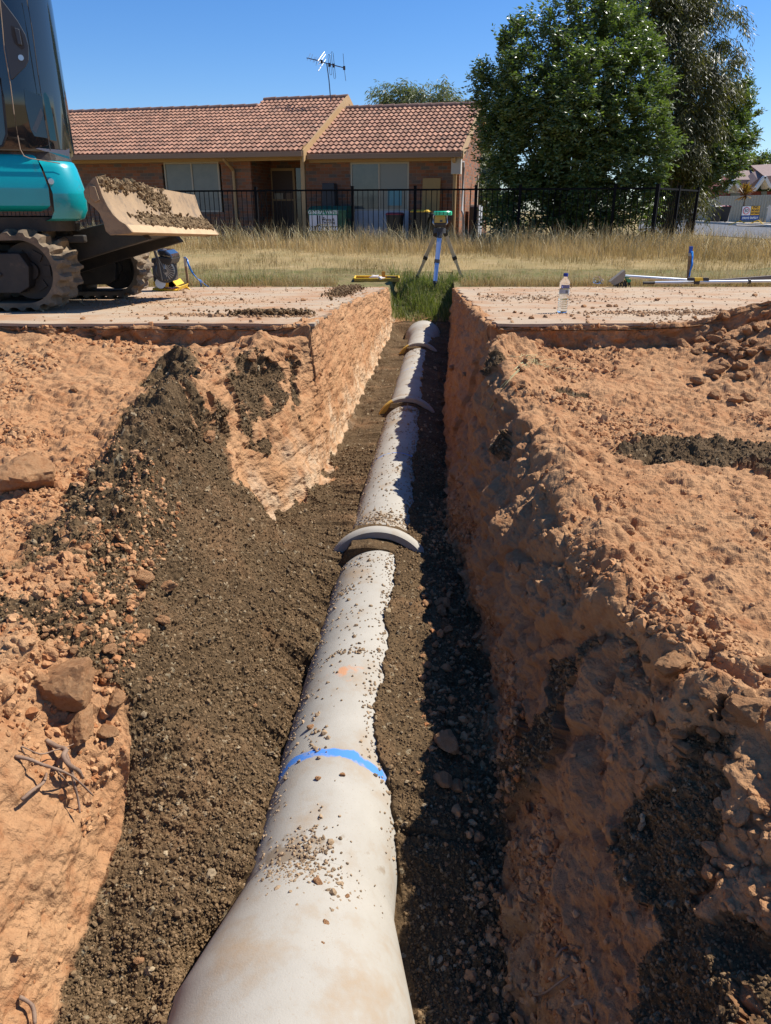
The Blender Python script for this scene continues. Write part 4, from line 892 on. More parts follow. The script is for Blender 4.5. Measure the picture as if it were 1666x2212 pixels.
def tiled(s0, s1, d0, z0, d1, z1, name, front=True, ph=0, clip=None):
    """courses climb from the eave (d0,z0) to the ridge (d1,z1)"""
    L_ = math.hypot(d1 - d0, z1 - z0); nc = max(2, round(L_ / .315)); ns = int((s1 - s0) / .151 * 10); per = .151
    s_ = np.linspace(s0, s1, ns); wave = .5 + .5 * np.cos(2 * np.pi * (s_ / per)); saw = ((s_ / per) % 1)
    V = []; F_ = []; T = []; up = Vector((0, -(z1 - z0), (d1 - d0) if front else -(d1 - d0)));
    ud = np.array([(z1 - z0) * (-1 if front else 1), abs(d1 - d0)]) / L_
    for c in range(nc):
        lipz = [(c / nc, .034, 1), (c / nc, .046, 0), ((c + .985) / nc, .012, 0)]
        tid = np.random.default_rng(c + 5).random(ns // 10 + 2)
        for (t, h, low) in lipz:
            hh = h + .030 * wave - (.05 if low else 0)
            sag = (.022 * (1 - wave)) * (1 if t == c / nc else 1) / L_
            tt = t - (sag * .8)
            d = d0 + (d1 - d0) * tt + ud[0] * hh; z = z0 + (z1 - z0) * tt + ud[1] * hh
            V.append(np.stack([s_, d, z], 1)); T.append(tid[((s_ - s0) / per).astype(int)])
        b_ = len(V) - 3
        for k in range(2):
            g = (b_ + k) * ns + np.arange(ns - 1); F_.append(np.stack([g, g + 1, g + 1 + ns, g + ns], 1))
    V = np.concatenate(V); W = np.array(A0[:]) + V[:, :1] * np.array(HD[:]) + V[:, 1:2] * np.array(HN[:]) + V[:, 2:] * np.array([0, 0, 1.])
    me = npmesh(name, W, np.concatenate(F_), False, np.concatenate(T)); return link(name, me, house, M_tile)
sA1 = hp(657, 330, -.5)[0]; eA = hp(500, 330, -.6)[1]; eB = hp(840, 331, -.35)[1]; sRr = hp(1019, 300, 1.5)[0]
sH0 = hp(578, 218, 4.2)[0]
def ridge_at(px, py, d0, z0, p=.404):
    best = None
    for k in range(200):
        d = 2 + k * .02; z = hp(px, py, d)[1]; e_ = abs(z - (z0 + p * (d - d0)))
        if best is None or e_ < best[0]: best = (e_, d, z)
    return best[1], best[2]
dA, zA = ridge_at(400, 237, -.6, eA); dH, zH = ridge_at(640, 216, -.6, eA); dB, zB = ridge_at(865, 233, -.35, eB)
print('roof', eA, eB, (dA, zA), (dH, zH), (dB, zB))
rA = tiled(sL - .5, sA1, -.6, eA, dA, zA, 'roof'); tiled(sH0, sA1, dA, zA, dH, zH, 'roof'); tiled(sA1 + .02, sRr, -.35, eB, dB, zB, 'roof')
for (s0, s1, d, z) in ((sL - .5, sH0, dA, zA), (sH0, sA1, dH, zH), (sA1 + .1, sRr, dB, zB)):
    k = int((s1 - s0) / .42) + 1
    b = MB()
    for i in range(k):
        x0 = s0 + (s1 - s0) * i / k; x1 = s0 + (s1 - s0) * (i + 1) / k + .02
        b.cyl(hw(x0, d, z + .015), hw(x1, d, z + .035), .085, n=10)
    b.build('ridge_capping', mat('ridge_tile', (.26, .15, .11), (.20, .12, .09), scale=5, rough=.9), house)
    # back slope
    bb = MB(); bb.prism([hw(s0, d, z), hw(s1, d, z), hw(s1, d + 4.2, z - 1.7), hw(s0, d + 4.2, z - 1.7)], (0, 0, -.04)); bb.build('back_roof', M_tile, house)
# underside, fascia, gutters
uu_ = MB(); uu_.prism([hw(sL - .5, -.6, eA - .03), hw(sA1, -.6, eA - .03), hw(sA1, dH, zH - .05), hw(sH0, dH, zH - .05), hw(sH0, dA, zA - .05), hw(sL - .5, dA, zA - .05)][0:3] + [hw(sL - .5, dA, zA - .05)], (0, 0, -.03)); uu_.build('soffit', M_sof, house)
uu_ = MB(); uu_.prism([hw(sA1, -.35, eB - .03), hw(sRr, -.35, eB - .03), hw(sRr, dB, zB - .05), hw(sA1, dB, zB - .05)], (0, 0, -.03)); uu_.build('soffit', M_sof, house)
hbox(sL - .5, sA1 + .01, -.72, -.60, eA - .13, eA - .005, 'gutter', M_gut, bevel=.01); hbox(sA1 + .05, sRr + .02, -.47, -.35, eB - .13, eB - .005, 'gutter', M_gut, bevel=.01)
zf0 = hp(450, 349.5, -.03)[1]; zf1 = hp(840, 349.5, -.03)[1]
hbox(sL - .5, sA1, -.10, -.03, zf0, eA + .02, 'fascia', M_fascia); hbox(sA1, sR + .05, -.10, -.03, zf1, eB + .02, 'fascia', M_fascia)
# barge board between the two roofs
def bargeb(s, da, za, db, zb, name='barge_board', h=.23, th=.05, m=M_fascia):
    b = MB(); b.prism([hw(s, da, za + .05), hw(s, db, zb + .07), hw(s, db, zb + .07 - h), hw(s, da, za + .05 - h)], HD * th); return b.build(name, m, house)
bargeb(sA1 - .01, -.66, eA - .02, dH, zH + .02, h=.30); bargeb(sA1 - .01, dH + 2.2, zH - .85, dH, zH + .02)
bargeb(sRr, -.42, eB - .02, dB, zB + .02, h=.20); bargeb(sRr, dB + 4.2, zB - 1.7, dB, zB + .02)
b = MB(); b.prism([hw(sA1 + .015, -.66, eA + .1), hw(sA1 + .015, -.60, eA + .06), hw(sA1 + .015, dH, zH - .06), hw(sA1 + .015, dA + .2, zA - .3), hw(sA1 + .015, -.2, eA - .2)], HD * -.02); b.build('gable_infill', M_fascia, house)
hbox(sRr - .28, sRr - .02, -.30, -.1, hp(1000, 376, -.2)[1], eB - .1, 'eave_box', M_sof)
# porch post, downpipes, ceiling lamp
pp_ = hp(659, 480, -.35)[0]; hbox(pp_ - .055, pp_ + .055, -.40, -.29, GZ, eA - .1, 'porch_post', M_fascia, bevel=.005)
dpm = MB(); x = hp(508, 420, -.05)[0]; x0 = hp(497, 345, -.2)[0]
dpm.tube([hw(x0, -.64, eA - .12), hw(x0, -.60, zf0 + .02), hw(x, -.09, zf0 - .22), hw(x, -.06, zf0 - .3), hw(x, -.06, GZ)], .045, n=8); dpm.build('downpipe', M_fascia, house, smooth_=True)
dpm = MB(); x = hp(982, 420, -.05)[0]; dpm.tube([hw(x, -.40, eB - .12), hw(x, -.36, zf1), hw(x, -.09, zf1 - .1), hw(x, -.07, GZ)], .055, n=8); dpm.build('downpipe', M_fascia, house, smooth_=True)
x = hp(1008, 420, .3)[0]; dpm = MB(); dpm.tube([hw(sR + .06, .25, eB - .2), hw(sR + .06, .3, 1.7), hw(sR + .06, .3, .6), hw(sR + .10, .28, .5), hw(sR + .12, .28, GZ)], .035, n=8); dpm.build('waste_pipe', M_wht, house, smooth_=True)
x, z = hp(606, 357, .5); lm = MB(); lm.lathe([(.02, .05), (.045, .03), (.05, -.03), (.03, -.07), (.001, -.08)], hw(x, .5, 2.09)); lm.build('porch_lamp', M_cream, house, smooth_=True)
# windows and doors
def window(px0, px1, py0, py1, name, panes, mull, d=.05, fr=.045):
    s0, z1 = hp(px0, py0, 0); s1, z0 = hp(px1, py1, 0)
    f = MB(); sm_ = hp(mull, 400, 0)[0]
    for a_, b_ in ((s0, s0 + fr), (sm_ - fr * .5, sm_ + fr * .5), (s1 - fr, s1)): f.prism([hw(a_, -.004, z0 + .001), hw(b_, -.004, z0 + .001), hw(b_, .06, z0 + .001), hw(a_, .06, z0 + .001)], (0, 0, z1 - z0 - .002))
    for a_, b_ in ((s0 + fr, sm_ - fr * .5), (sm_ + fr * .5, s1 - fr)):
        for q, r_ in ((z0, z0 + fr), (z1 - fr, z1)): f.prism([hw(a_, 0, q), hw(b_, 0, q), hw(b_, .055, q), hw(a_, .055, q)], (0, 0, r_ - q))
    fo = f.build(name, M_cream, house)
    for (a_, b_), mm in zip(((s0 + fr, sm_ - fr * .5), (sm_ + fr * .5, s1 - fr)), panes): hbox(a_, b_, .02, .035, z0 + fr, z1 - fr, 'pane', mm, fo)
    return fo, s0, s1, z0, z1
window(353, 480, 351, 458, 'window', (M_blind, M_blind), 416.5)
wd, s0, s1, z0, z1 = window(757, 883, 351, 455, 'window', (M_win, mat('pale_blind', (.17, .155, .12), rough=.3, spec=.5, coat=.3)), 819)
hbox(s0, s1, .0, .05, GZ, z0, 'panel_below_window', M_wht)
hbox(hp(838, 400)[0], hp(868, 400)[0], .005, .018, hp(850, 444)[1], hp(850, 408)[1], 'teal_sheet', mat('teal_sheet', (.10, .27, .30), rough=.4), wd)
# front door
s0, z1 = hp(583, 364, 1.58); s1 = hp(637, 364, 1.58)[0]
f = MB(); 
for a_, b_ in ((s0, s0 + .07), (s1 - .07, s1)): f.prism([hw(a_, 1.54, GZ), hw(b_, 1.54, GZ), hw(b_, 1.6, GZ), hw(a_, 1.6, GZ)], (0, 0, z1 - GZ))
f.prism([hw(s0 + .07, 1.54, z1 - .07), hw(s1 - .07, 1.54, z1 - .07), hw(s1 - .07, 1.6, z1 - .07), hw(s0 + .07, 1.6, z1 - .07)], (0, 0, .07)); f.prism([hw(s0 + .07, 1.55, .88), hw(s1 - .07, 1.55, .88), hw(s1 - .07, 1.59, .88), hw(s0 + .07, 1.59, .88)], (0, 0, .05))
df = f.build('door_frame', M_fascia, house)
dd = hbox(s0 + .07, s1 - .07, 1.565, 1.598, GZ, z1 - .07, 'door', M_door, house)
hbox(s0 + .12, s0 + .40, 1.55, 1.565, .93, 1.1, 'mail_slot', M_cream, dd); hbox(s0 + .48, s1 - .12, 1.55, 1.565, .93, 1.1, 'door_panel', M_gut, dd)
a_ = hp(641, 400, 1.58)[0]; b_ = hp(655, 400, 1.58)[0]; hbox(a_, b_, 1.56, 1.6, GZ, z1, 'sidelight', M_win, house)
# cardboard sheet leaning on the wall
s0, z1 = hp(914, 385, -.12); s1, z0 = hp(950, 480, -.12)
cbs = MB(); cbs.prism([hw(s0, -.35, GZ), hw(s1, -.35, GZ), hw(s1, -.14, z1), hw(s0, -.14, z1)], HN * .02)
props(cbs.build('cardboard_sheet', mat('cardboard', (.38, .24, .09), (.34, .21, .08), rough=.9)), 'tall tan cardboard sheet leaning on the brick wall behind the wheelie bins', 'cardboard')
hbox(sR + .15, sR + .2, 2.6, 2.7, .6, 1.6, 'meter_box', M_cream)
hbox(sR + .11, sR + .4, 1.5, 2.3, GZ, .75, 'air_conditioner', M_wht)
hbox(sR + .12, sR + .36, 1.485, 1.5, GZ + .1, .70, 'air_grille', M_blk)
# antenna on the roof
s_, z_ = hp(716, 234, dB); base = hw(s_, dB, zB + .02); top = PPL(706, 150, base, HN)
ant = thing('tv_antenna', 'leaning television antenna on a thin mast above the house ridge', 'antenna', base)
M_ant = mat('antenna_metal', (.10, .11, .13), rough=.4, metal=.6); M_antb = mat('antenna_bright', (.75, .78, .8), rough=.3, metal=.6)
def AP(zx, zy, d=0): return PPL((960 + zx / 8.33) * .6664, (140 + zy / 8.33) * .6664, base + HN * d, HN)
mm = MB(); mm.tube([base - Vector((0, 0, .1)), AP(920, 1350), AP(890, 1000), AP(830, 560)], .017, n=6); mm.build('mast', M_ant, ant)
mm = MB(); mm.tube([AP(290, 400, .3), AP(600, 470, .15), AP(830, 545), AP(1000, 590, -.1), AP(1300, 665, -.25)], .016, n=6); boom = mm.build('boom', M_ant, ant)
def rods(L_, name, m, r=.007):
    for pts in L_:
        q = MB(); q.tube([AP(*p) for p in pts], r, n=5); q.build(name, m, ant)
rods([[(390, 270, .6), (340, 390, .3), (300, 460, 0)], [(450, 300, .6), (415, 410, .3), (385, 480, 0)], [(515, 370, .6), (490, 430, .3), (460, 520, 0)], [(550, 370, .5), (525, 440, .3), (500, 510, 0)], [(600, 390, .5), (570, 460, .2), (540, 600, -.1)], [(645, 360, .5), (600, 470, .2)]], 'director', M_ant, .006)
rods([[(765, 235, .6), (590, 480, 0)], [(795, 300, .6), (605, 570, -.1)], [(800, 435, .5), (600, 750, -.3)]], 'reflector', M_antb, .014)
rods([[(905, 310), (870, 310), (862, 360), (890, 600), (915, 840), (945, 860), (968, 830), (940, 600), (905, 310)], [(990, 240), (960, 235), (945, 280), (985, 620), (1025, 940), (1055, 965), (1072, 930), (1040, 640), (1000, 260)], [(1270, 280), (1298, 660), (1343, 1020)]], 'dipole', M_ant, .008)
for p in ((900, 585), (1015, 605), (690, 500), (1300, 670)):
    bx = MB(); bx.box(AP(*p), (.07, .07, .10)); bx.build('junction_box', M_blk, ant)
# ================================================================ things by the house
def wheelie(px0, px1, pyt, pyb, d, body, lid, label, s0=None, rz=0, h=None, loc=None, group=None, cat='wheelie bin'):
    """tapered bin with a hinged lid, handle and two wheels"""
    if loc is None:
        p0 = PPL(px0, pyb, A0 + HN * d, HN); p1 = PPL(px1, pyb, A0 + HN * d, HN); wdt = (p1 - p0).length; loc = (p0 + p1) / 2; loc.z = GZ; h = PPL((px0 + px1) / 2, pyt, A0 + HN * d, HN).z - GZ; rz = math.atan2(HD.y, HD.x)
    else: wdt = px1
    t = thing('wheelie_bin', label, cat, loc, rz, group)
    w2, b2 = wdt / 2, wdt * .39; dp = wdt * .6
    def ring(w_, d_, z): return [(-w_, -d_, z), (w_, -d_, z), (w_, d_, z), (-w_, d_, z)]
    b = MB(); b.loft([ring(b2, dp * .75, .06), ring(w2 * .96, dp * .98, h * .86), ring(w2, dp, h * .865), ring(w2, dp, h * .92)]); b.build('body', body, t, world=False, bevel=.015)
    l = MB(); l.loft([ring(w2 * 1.04, dp * 1.06, h * .92), ring(w2 * 1.04, dp * 1.06, h * .95), ring(w2 * .85, dp * .85, h)]); l.cyl((-w2 * .9, dp * 1.12, h * .93), (w2 * .9, dp * 1.12, h * .93), .018, n=8); l.build('lid', lid, t, world=False, bevel=.012)
    for s in (-1, 1):
        q = MB(); q.cyl((s * w2 * .78, dp * .85, .10), (s * (w2 * .78 + .05), dp * .85, .10), .10, n=18); q.build('wheel', M_blk, t, world=False, smooth_=True)
    return t
M_bin = mat('bin_dark', (.016, .018, .022), rough=.5, spec=.4); M_bgrn = mat('bin_black', (.02, .022, .02), rough=.55)
M_lidr = mat('lid_maroon', (.20, .02, .03), rough=.45); M_lidy = mat('lid_yellow', (.50, .32, .02), rough=.5); M_skip = mat('skip_green', (.015, .10, .05), (.02, .075, .045), scale=5, rough=.6)
wheelie(838, 869, 459, 513, -.9, M_bin, M_lidr, 'dark wheelie bin with a maroon lid in front of the right window')
wheelie(891, 928, 453, 513, -.8, M_bgrn, M_lidy, 'dark wheelie bin with a yellow lid left of the tripod')
wheelie(931, 952, 460, 513, -.8, M_bgrn, M_blk, 'all black wheelie bin half hidden behind the laser level')
# skip with sign
dS = -1.0; q0, q1 = hp(667, 500, dS)[0], hp(748, 500, dS)[0]; zt_ = hp(700, 446, dS)[1]
ctr = hw((q0 + q1) / 2, dS, GZ)
sk = thing('skip_bin', 'dark green waste skip with a white company sign on the porch side', 'skip', ctr, math.atan2(HD.y, HD.x))
b = MB(); W2 = (q1 - q0) / 2; hS = zt_ - GZ
def rg4(w_, d0, d1, z): return [(-w_, d0, z), (w_, d0, z), (w_, d1, z), (-w_, d1, z)]
b.loft([rg4(W2 * .92, 0.05, .75, .08), rg4(W2, 0, .85, hS * .8), rg4(W2, 0, .85, hS * .84)]); b.build('body', M_skip, sk, world=False, bevel=.01)
b = MB(); b.loft([rg4(W2 * 1.03, -.02, .87, hS * .84), rg4(W2 * 1.03, -.02, .87, hS * .90), rg4(W2 * .97, .25, .83, hS * 1.02)]); b.build('lid', M_skip, sk, world=False, bevel=.01)
for s in (-1, 1):
    b = MB(); b.cyl((s * W2 * .8, .2, .0), (s * W2 * .8, .2, .0), .05); b.cyl((s * W2 * .8 - .03, .2, .05), (s * W2 * .8 + .03, .2, .05), .06, n=12); b.build('castor', M_blk, sk, world=False)
b = MB(); b.box((W2 * 1.06, .4, hS * .6), (.05, .5, .06)); b.build('lift_pocket', M_blk, sk, world=False)
x0_, zt2 = hp(668, 453, dS - .02); x1_, zb2 = hp(729.5, 500, dS - .02)
cxs = ((x0_ + x1_) / 2) - (q0 + q1) / 2; wS = x1_ - x0_; topz, botz = zt2 - GZ, zb2 - GZ; hh = topz - botz
b = MB(); b.box((cxs, -.012, (topz + botz) / 2), (wS, .012, hh)); sg = b.build('sign', mat('sign_green', (.02, .22, .13), rough=.5), sk, world=False)
b = MB(); b.box((cxs, -.021, botz + hh * .50), (wS, .006, hh * .50)); b.build('sign_white', mat('sign_white', (.62, .62, .66), rough=.5), sg, world=False)
b = MB(); b.box((cxs, -.021, botz + hh * .12), (wS, .006, hh * .24)); b.build('sign_black', M_blk, sg, world=False)
SKM = sk.matrix_basis
def tx(body, size, m, x, z, y=-.026, al='CENTER', par=sg, rootm=SKM, sq=1):
    return text('lettering', body, size, m, par, rootm @ Matrix.Translation((x, y, z)) @ Matrix.Rotation(R(90), 4, 'X') @ Matrix.Diagonal((sq, 1, 1, 1)), ext=.001, align=al)
M_txw = mat('lettering_white', (.8, .82, .8), rough=.5); M_txb = mat('lettering_navy', (.01, .012, .03), rough=.5)
tx('GENERAL WASTE', .125, M_txw, cxs, botz + hh * .87, y=-.020, sq=.88)
tx('JJ', .30, M_txb, cxs - wS * .16, botz + hh * .52, sq=.8); tx("'s", .15, M_txb, cxs + .0, botz + hh * .62); tx('Waste &', .10, M_txb, cxs + wS * .18, botz + hh * .54); tx('Recycling', .10, M_txb, cxs + wS * .18, botz + hh * .42)
b = MB(); b.box((cxs - wS * .0, -.026, botz + hh * .31), (wS * .45, .003, .025)); b.build('underline', mat('gold_line', (.45, .38, .2), rough=.5), sg, world=False)
tx('02 6056 3444', .155, M_txw, cxs, botz + hh * .115, sq=.95)
# black tub standing on the skip
p0 = hp(697, 434, dS + .4); p1 = hp(727, 396, dS + .4); tb = thing('tub', 'upturned black tub standing on the green skip lid', 'tub', hw((p0[0] + p1[0]) / 2, dS + .45, GZ + hS * .95), math.atan2(HD.y, HD.x))
b = MB(); w_ = (p1[0] - p0[0]) / 2; ht = hp(710, 396, dS + .4)[1] - (GZ + hS * .95)
b.loft([[(-w_, -w_, 0), (w_, -w_, 0), (w_, w_, 0), (-w_, w_, 0)], [(-w_, -w_, .05), (w_, -w_, .05), (w_, w_, .05), (-w_, w_, .05)], [(-w_ * .9, -w_ * .9, .05), (w_ * .9, -w_ * .9, .05), (w_ * .9, w_ * .9, .05), (-w_ * .9, w_ * .9, .05)], [(-w_ * .82, -w_ * .82, ht), (w_ * .82, -w_ * .82, ht), (w_ * .82, w_ * .82, ht), (-w_ * .82, w_ * .82, ht)]]); b.build('shell', M_bin, tb, world=False, bevel=.02)
# ================================================================ fence
M_fen = mat('fence_black', (.006, .006, .007), rough=.8, spec=.1)
F0 = Vector((1.90, 16.8, 0)); FD = Vector((1, -.24, 0)).normalized()
def fx(px):  # distance along the fence line for a pixel column
    p = PPL(px, 430, F0, Vector((-FD.y, FD.x, 0))); return (p - F0).dot(FD)
def fence_run(Pt, D_, s_list, label, ztop=1.03, last=True, sp=.112):
    org = Pt + D_ * s_list[0]; org.z = -.15
    t = thing('metal_fence', label, 'fence', org)
    for s in s_list if last else s_list[:-1]:
        p = Pt + D_ * s; b = MB(); b.box((p.x, p.y, .44), (.055, .055, 1.26), rz=math.atan2(D_.y, D_.x)); b.box((p.x, p.y, 1.08), (.062, .062, .025), rz=math.atan2(D_.y, D_.x)); b.build('post', M_fen, t)
    for a_, c_ in zip(s_list[:-1], s_list[1:]):
        b = MB(); pa, pc = Pt + D_ * (a_ + .03), Pt + D_ * (c_ - .03)
        for z, h_ in ((ztop - .02, .035), (-.02, .035)): b.bar((pa.x, pa.y, z), (pc.x, pc.y, z), .030, h_)
        n = max(2, int((c_ - a_) / sp))
        for k in range(1, n):
            p = Pt + D_ * (a_ + (c_ - a_) * k / n); b.cyl((p.x, p.y, -.08), (p.x, p.y, ztop - .03), .0085, n=6)
        b.build('picket_panel', M_fen, t)
    return t
S_ = [fx(554) - 7.2, fx(554) - 4.8, fx(554) - 2.4, fx(554), fx(762), fx(897), fx(1028), fx(1123), fx(1327), fx(1417)]
fence_run(F0, FD, S_, 'long black steel picket fence in front of the brick house')
c_ = F0 + FD * S_[-1]; e_ = PY(1506, 430, 18.1); e_.z = 0; dd_ = (e_ - Vector((c_.x, c_.y, 0))); Lr = dd_.length
fence_run(Vector((c_.x, c_.y, 0)), dd_.normalized(), [.06, Lr * .5, Lr], 'return of the black picket fence running back beside the street')
# ================================================================ trees
def leaves(name, cen, axis, n, seed, size=(.09, .022), m=None, spread=.5, droop=.3, parent=None, comp=7):
    """pinnate twigs: each twig carries `comp` leaflets; cen (k,3) twig origins, axis (k,3) twig directions"""
    rg = np.random.default_rng(seed); k = len(cen)
    t = np.linspace(.15, 1, comp); Lt = rg.uniform(.7, 1.3, k) * size[0] * 2.6
    base = cen[:, None] + axis[:, None] * (t[None, :, None] * Lt[:, None, None]); base[..., 2] -= droop * Lt[:, None] * t[None] ** 2 * .6
    side = np.cross(axis, np.array([0, 0, 1.])) + 1e-3; side /= np.linalg.norm(side, axis=1, keepdims=True)
    sg_ = np.where(np.arange(comp) % 2 == 0, 1, -1)[None, :, None]
    ld = axis[:, None] * .55 + side[:, None] * sg_ * .75 + rg.normal(0, .25, (k, comp, 3)); ld[..., 2] -= droop; ld /= np.linalg.norm(ld, axis=2, keepdims=True)
    nr = np.cross(ld, side[:, None] + rg.normal(0, .5, (k, comp, 3))); nr /= np.linalg.norm(nr, axis=2, keepdims=True) + 1e-6
    wv = np.cross(ld, nr); ln = size[0] * rg.uniform(.7, 1.25, (k, comp, 1)); wd_ = size[1] * rg.uniform(.7, 1.2, (k, comp, 1))
    b0 = base.reshape(-1, 3); ld, wv, nr, ln, wd_ = [q.reshape(len(b0), -1) for q in (ld, wv, nr, ln, wd_)]
    V = np.stack([b0, b0 + ld * ln * .45 + wv * wd_ + nr * ln * .04, b0 + ld * ln - nr * ln * .05, b0 + ld * ln * .45 - wv * wd_ + nr * ln * .04], 1).reshape(-1, 3)
    F_ = np.arange(len(V)).reshape(-1, 4)
    tint = np.repeat(np.repeat(np.clip(rg.normal(.45, .25, k), 0, 1), comp), 4)
    me = npmesh(name, V, F_, False, tint); return link(name, me, parent, m)
def leaf_mat(name, c1, c2, rough=.35, spec=.5, tr=.25, tm=(1.3, 1.5, .6)):
    m = mat(name, c1, c2, attr='tint', rough=rough, spec=spec); nt = m.node_tree; b = nt.nodes['Principled BSDF']
    src = b.inputs['Base Color'].links[0].from_socket; out = nt.nodes['Material Output']
    tl = node(nt, 'ShaderNodeBsdfTranslucent'); mx = node(nt, 'ShaderNodeMixShader'); mx.inputs[0].default_value = tr
    br = node(nt, 'ShaderNodeMix', data_type='RGBA', blend_type='MULTIPLY'); br.inputs[0].default_value = 1; nt.links.new(src, br.inputs[6]); br.inputs[7].default_value = (*tm, 1)
    nt.links.new(br.outputs[2], tl.inputs[0]); nt.links.new(b.outputs[0], mx.inputs[1]); nt.links.new(tl.outputs[0], mx.inputs[2]); nt.links.new(mx.outputs[0], out.inputs[0]); return m
M_bark = mat('bark', (.13, .10, .07), (.18, .15, .12), scale=6, rough=.9, stretch=(1, 1, .2), bump=.5, bscale=20)
def crown_pts(plumes, n, seed, inner=.55, sub=26, sg_=.30, upz=1.5):
    """plumes: (x,y,z,rx,ry,rz) upright clumps; twigs gather in small sprays near their surfaces, with gaps between"""
    rg = np.random.default_rng(seed); pl = np.array(plumes, dtype=float); wts = (pl[:, 3] * pl[:, 5]); ns_ = np.maximum(6, (sub * wts / wts.mean()).astype(int))
    C_ = []; A_ = []
    for p, k in zip(pl, ns_):
        d = rg.normal(size=(k, 3)); d /= np.linalg.norm(d, axis=1, keepdims=True); r = inner + (1.04 - inner) * rg.random(k) ** .5
        C_.append(p[:3] + d * r[:, None] * p[3:6]); A_.append(np.concatenate([d, np.full((k, 1), .5 * (p[3] + p[5]))], 1))
    C_ = np.concatenate(C_); A_ = np.concatenate(A_); i = rg.choice(len(C_), n, p=A_[:, 3] / A_[:, 3].sum())
    size = A_[i, 3:4] * sg_ * rg.uniform(.6, 1.1, len(C_))[i][:, None]
    lean = A_[i, :3] * .6 + np.array([0, 0, .8]); lean /= np.linalg.norm(lean, axis=1, keepdims=True)
    P_ = C_[i] + rg.normal(size=(n, 3)) * size * .42 + lean * (rg.normal(size=(n, 1)) * size * .42 * upz)
    ax_ = A_[i, :3] * .6 + np.array([0, 0, .45]) + rg.normal(0, .4, (n, 3)); ax_ /= np.linalg.norm(ax_, axis=1, keepdims=True); return P_, ax_
def stems(parent, base, plumes, seed, r0=.07, name='trunk', frac=.5):
    rg = random.Random(seed); b = MB(); base = Vector(base)
    for p in plumes:
        if rg.random() > frac: continue
        tip = Vector(p[:3]) + Vector((0, 0, p[5] * .5)); mid = base.lerp(tip, .45) + Vector((rg.uniform(-.15, .15), rg.uniform(-.15, .15), .1)) ; mid.x = base.x + (tip.x - base.x) * .35
        L_ = (tip - base).length; b.tube([base + Vector((rg.uniform(-.12, .12), rg.uniform(-.12, .12), 0)), mid, mid.lerp(tip, .5) + Vector((0, 0, .05)), tip], [r0 * L_ / 5, r0 * .7 * L_ / 5, r0 * .35 * L_ / 5, .008], n=7)
    return b.build(name, M_bark, parent, smooth_='all')
M_ash = leaf_mat('ash_leaf', (.062, .092, .022), (.165, .21, .065), rough=.34, spec=.6, tr=.32)
M_euc = leaf_mat('gum_leaf', (.05, .058, .016), (.15, .13, .03), rough=.42, spec=.45, tr=.35)
M_pale = leaf_mat('pale_gum_leaf', (.11, .13, .055), (.20, .21, .09), rough=.45, tr=.35)
def TP(zx, zy, Y):    # from crop coordinates (big tree crop) to the world
    return PY((1500 + zx * .6) * .6664, zy * .6 * .6664, Y)
def mk_plumes(lst, k=1.0, ry=1.0):
    out = []
    for zx, zy, rx, rz, Y in lst:
        c = TP(zx, zy, Y); s_ = (TP(zx + rx, zy, Y).x - c.x); h_ = abs(TP(zx, zy + rz, Y).z - c.z); out.append((c.x, c.y, c.z, abs(s_) * k, abs(s_) * ry, h_ * k))
    return out
random.seed(21)
# tree 1: bushy ash behind the fence; clumps measured over its silhouette
L1 = [(130, 430, 60, 130, 18.6), (160, 620, 90, 150, 18.4), (230, 330, 70, 130, 18.8), (300, 230, 60, 130, 18.6), (385, 150, 50, 110, 18.8), (470, 230, 70, 150, 18.4), (545, 90, 65, 170, 18.6), (560, 330, 90, 170, 18.0),
      (640, 250, 80, 170, 18.4), (720, 130, 75, 170, 18.8), (790, 40, 70, 150, 18.8), (830, 260, 90, 170, 18.2), (930, 200, 70, 160, 18.6), (700, 420, 110, 160, 17.6), (850, 450, 110, 160, 17.6), (970, 400, 90, 150, 17.8), (1060, 480, 70, 110, 17.8),
      (330, 450, 100, 180, 18.0), (420, 600, 120, 180, 17.8), (260, 700, 110, 180, 18.0), (180, 820, 90, 150, 18.2), (330, 880, 120, 160, 17.8), (560, 620, 130, 180, 17.4), (700, 680, 130, 180, 17.3), (850, 700, 120, 170, 17.3), (990, 640, 90, 150, 17.4),
      (1080, 800, 70, 90, 17.2), (1000, 880, 90, 130, 17.2), (850, 900, 120, 170, 17.3), (650, 900, 130, 180, 17.4), (480, 900, 120, 180, 17.6), (220, 1000, 110, 140, 18.0), (350, 1120, 120, 150, 17.8), (180, 1150, 60, 90, 18.0), (520, 1120, 130, 150, 17.6), (680, 1120, 130, 150, 17.5), (850, 1100, 110, 140, 17.4), (1000, 1090, 60, 120, 17.1), (980, 1220, 50, 60, 17.0), (250, 1230, 100, 60, 17.9),
      (1060, 640, 60, 60, 17.3), (1110, 820, 45, 45, 17.1), (1030, 1000, 50, 60, 17.1), (790, 760, 60, 60, 16.9), (640, 640, 60, 60, 17.0), (760, 560, 60, 60, 17.0), (930, 430, 50, 50, 17.2), (690, 330, 50, 60, 17.3), (790, 330, 60, 60, 17.4), (600, 440, 60, 80, 17.2)]
pl = mk_plumes(L1, ry=1.1)
t1 = thing('ash_tree', 'big dense dark green tree with silvery leaf tips behind the black fence', 'tree', (pl[20][0] + 1.5, 18.0, -.15))
P_, Ax = crown_pts([(*q[:3], q[3] * .86, q[4] * .9, q[5] * .95) for q in pl], 12000, 5, .5, 24, .24, 2.6); leaves('crown', P_, Ax, 0, 6, (.10, .021), M_ash, parent=t1, droop=.25, comp=9)
bx0 = TP(540, 1290, 17.9); stems(t1, (bx0.x, 18.0, -.2), pl, 3, .06, frac=.75)
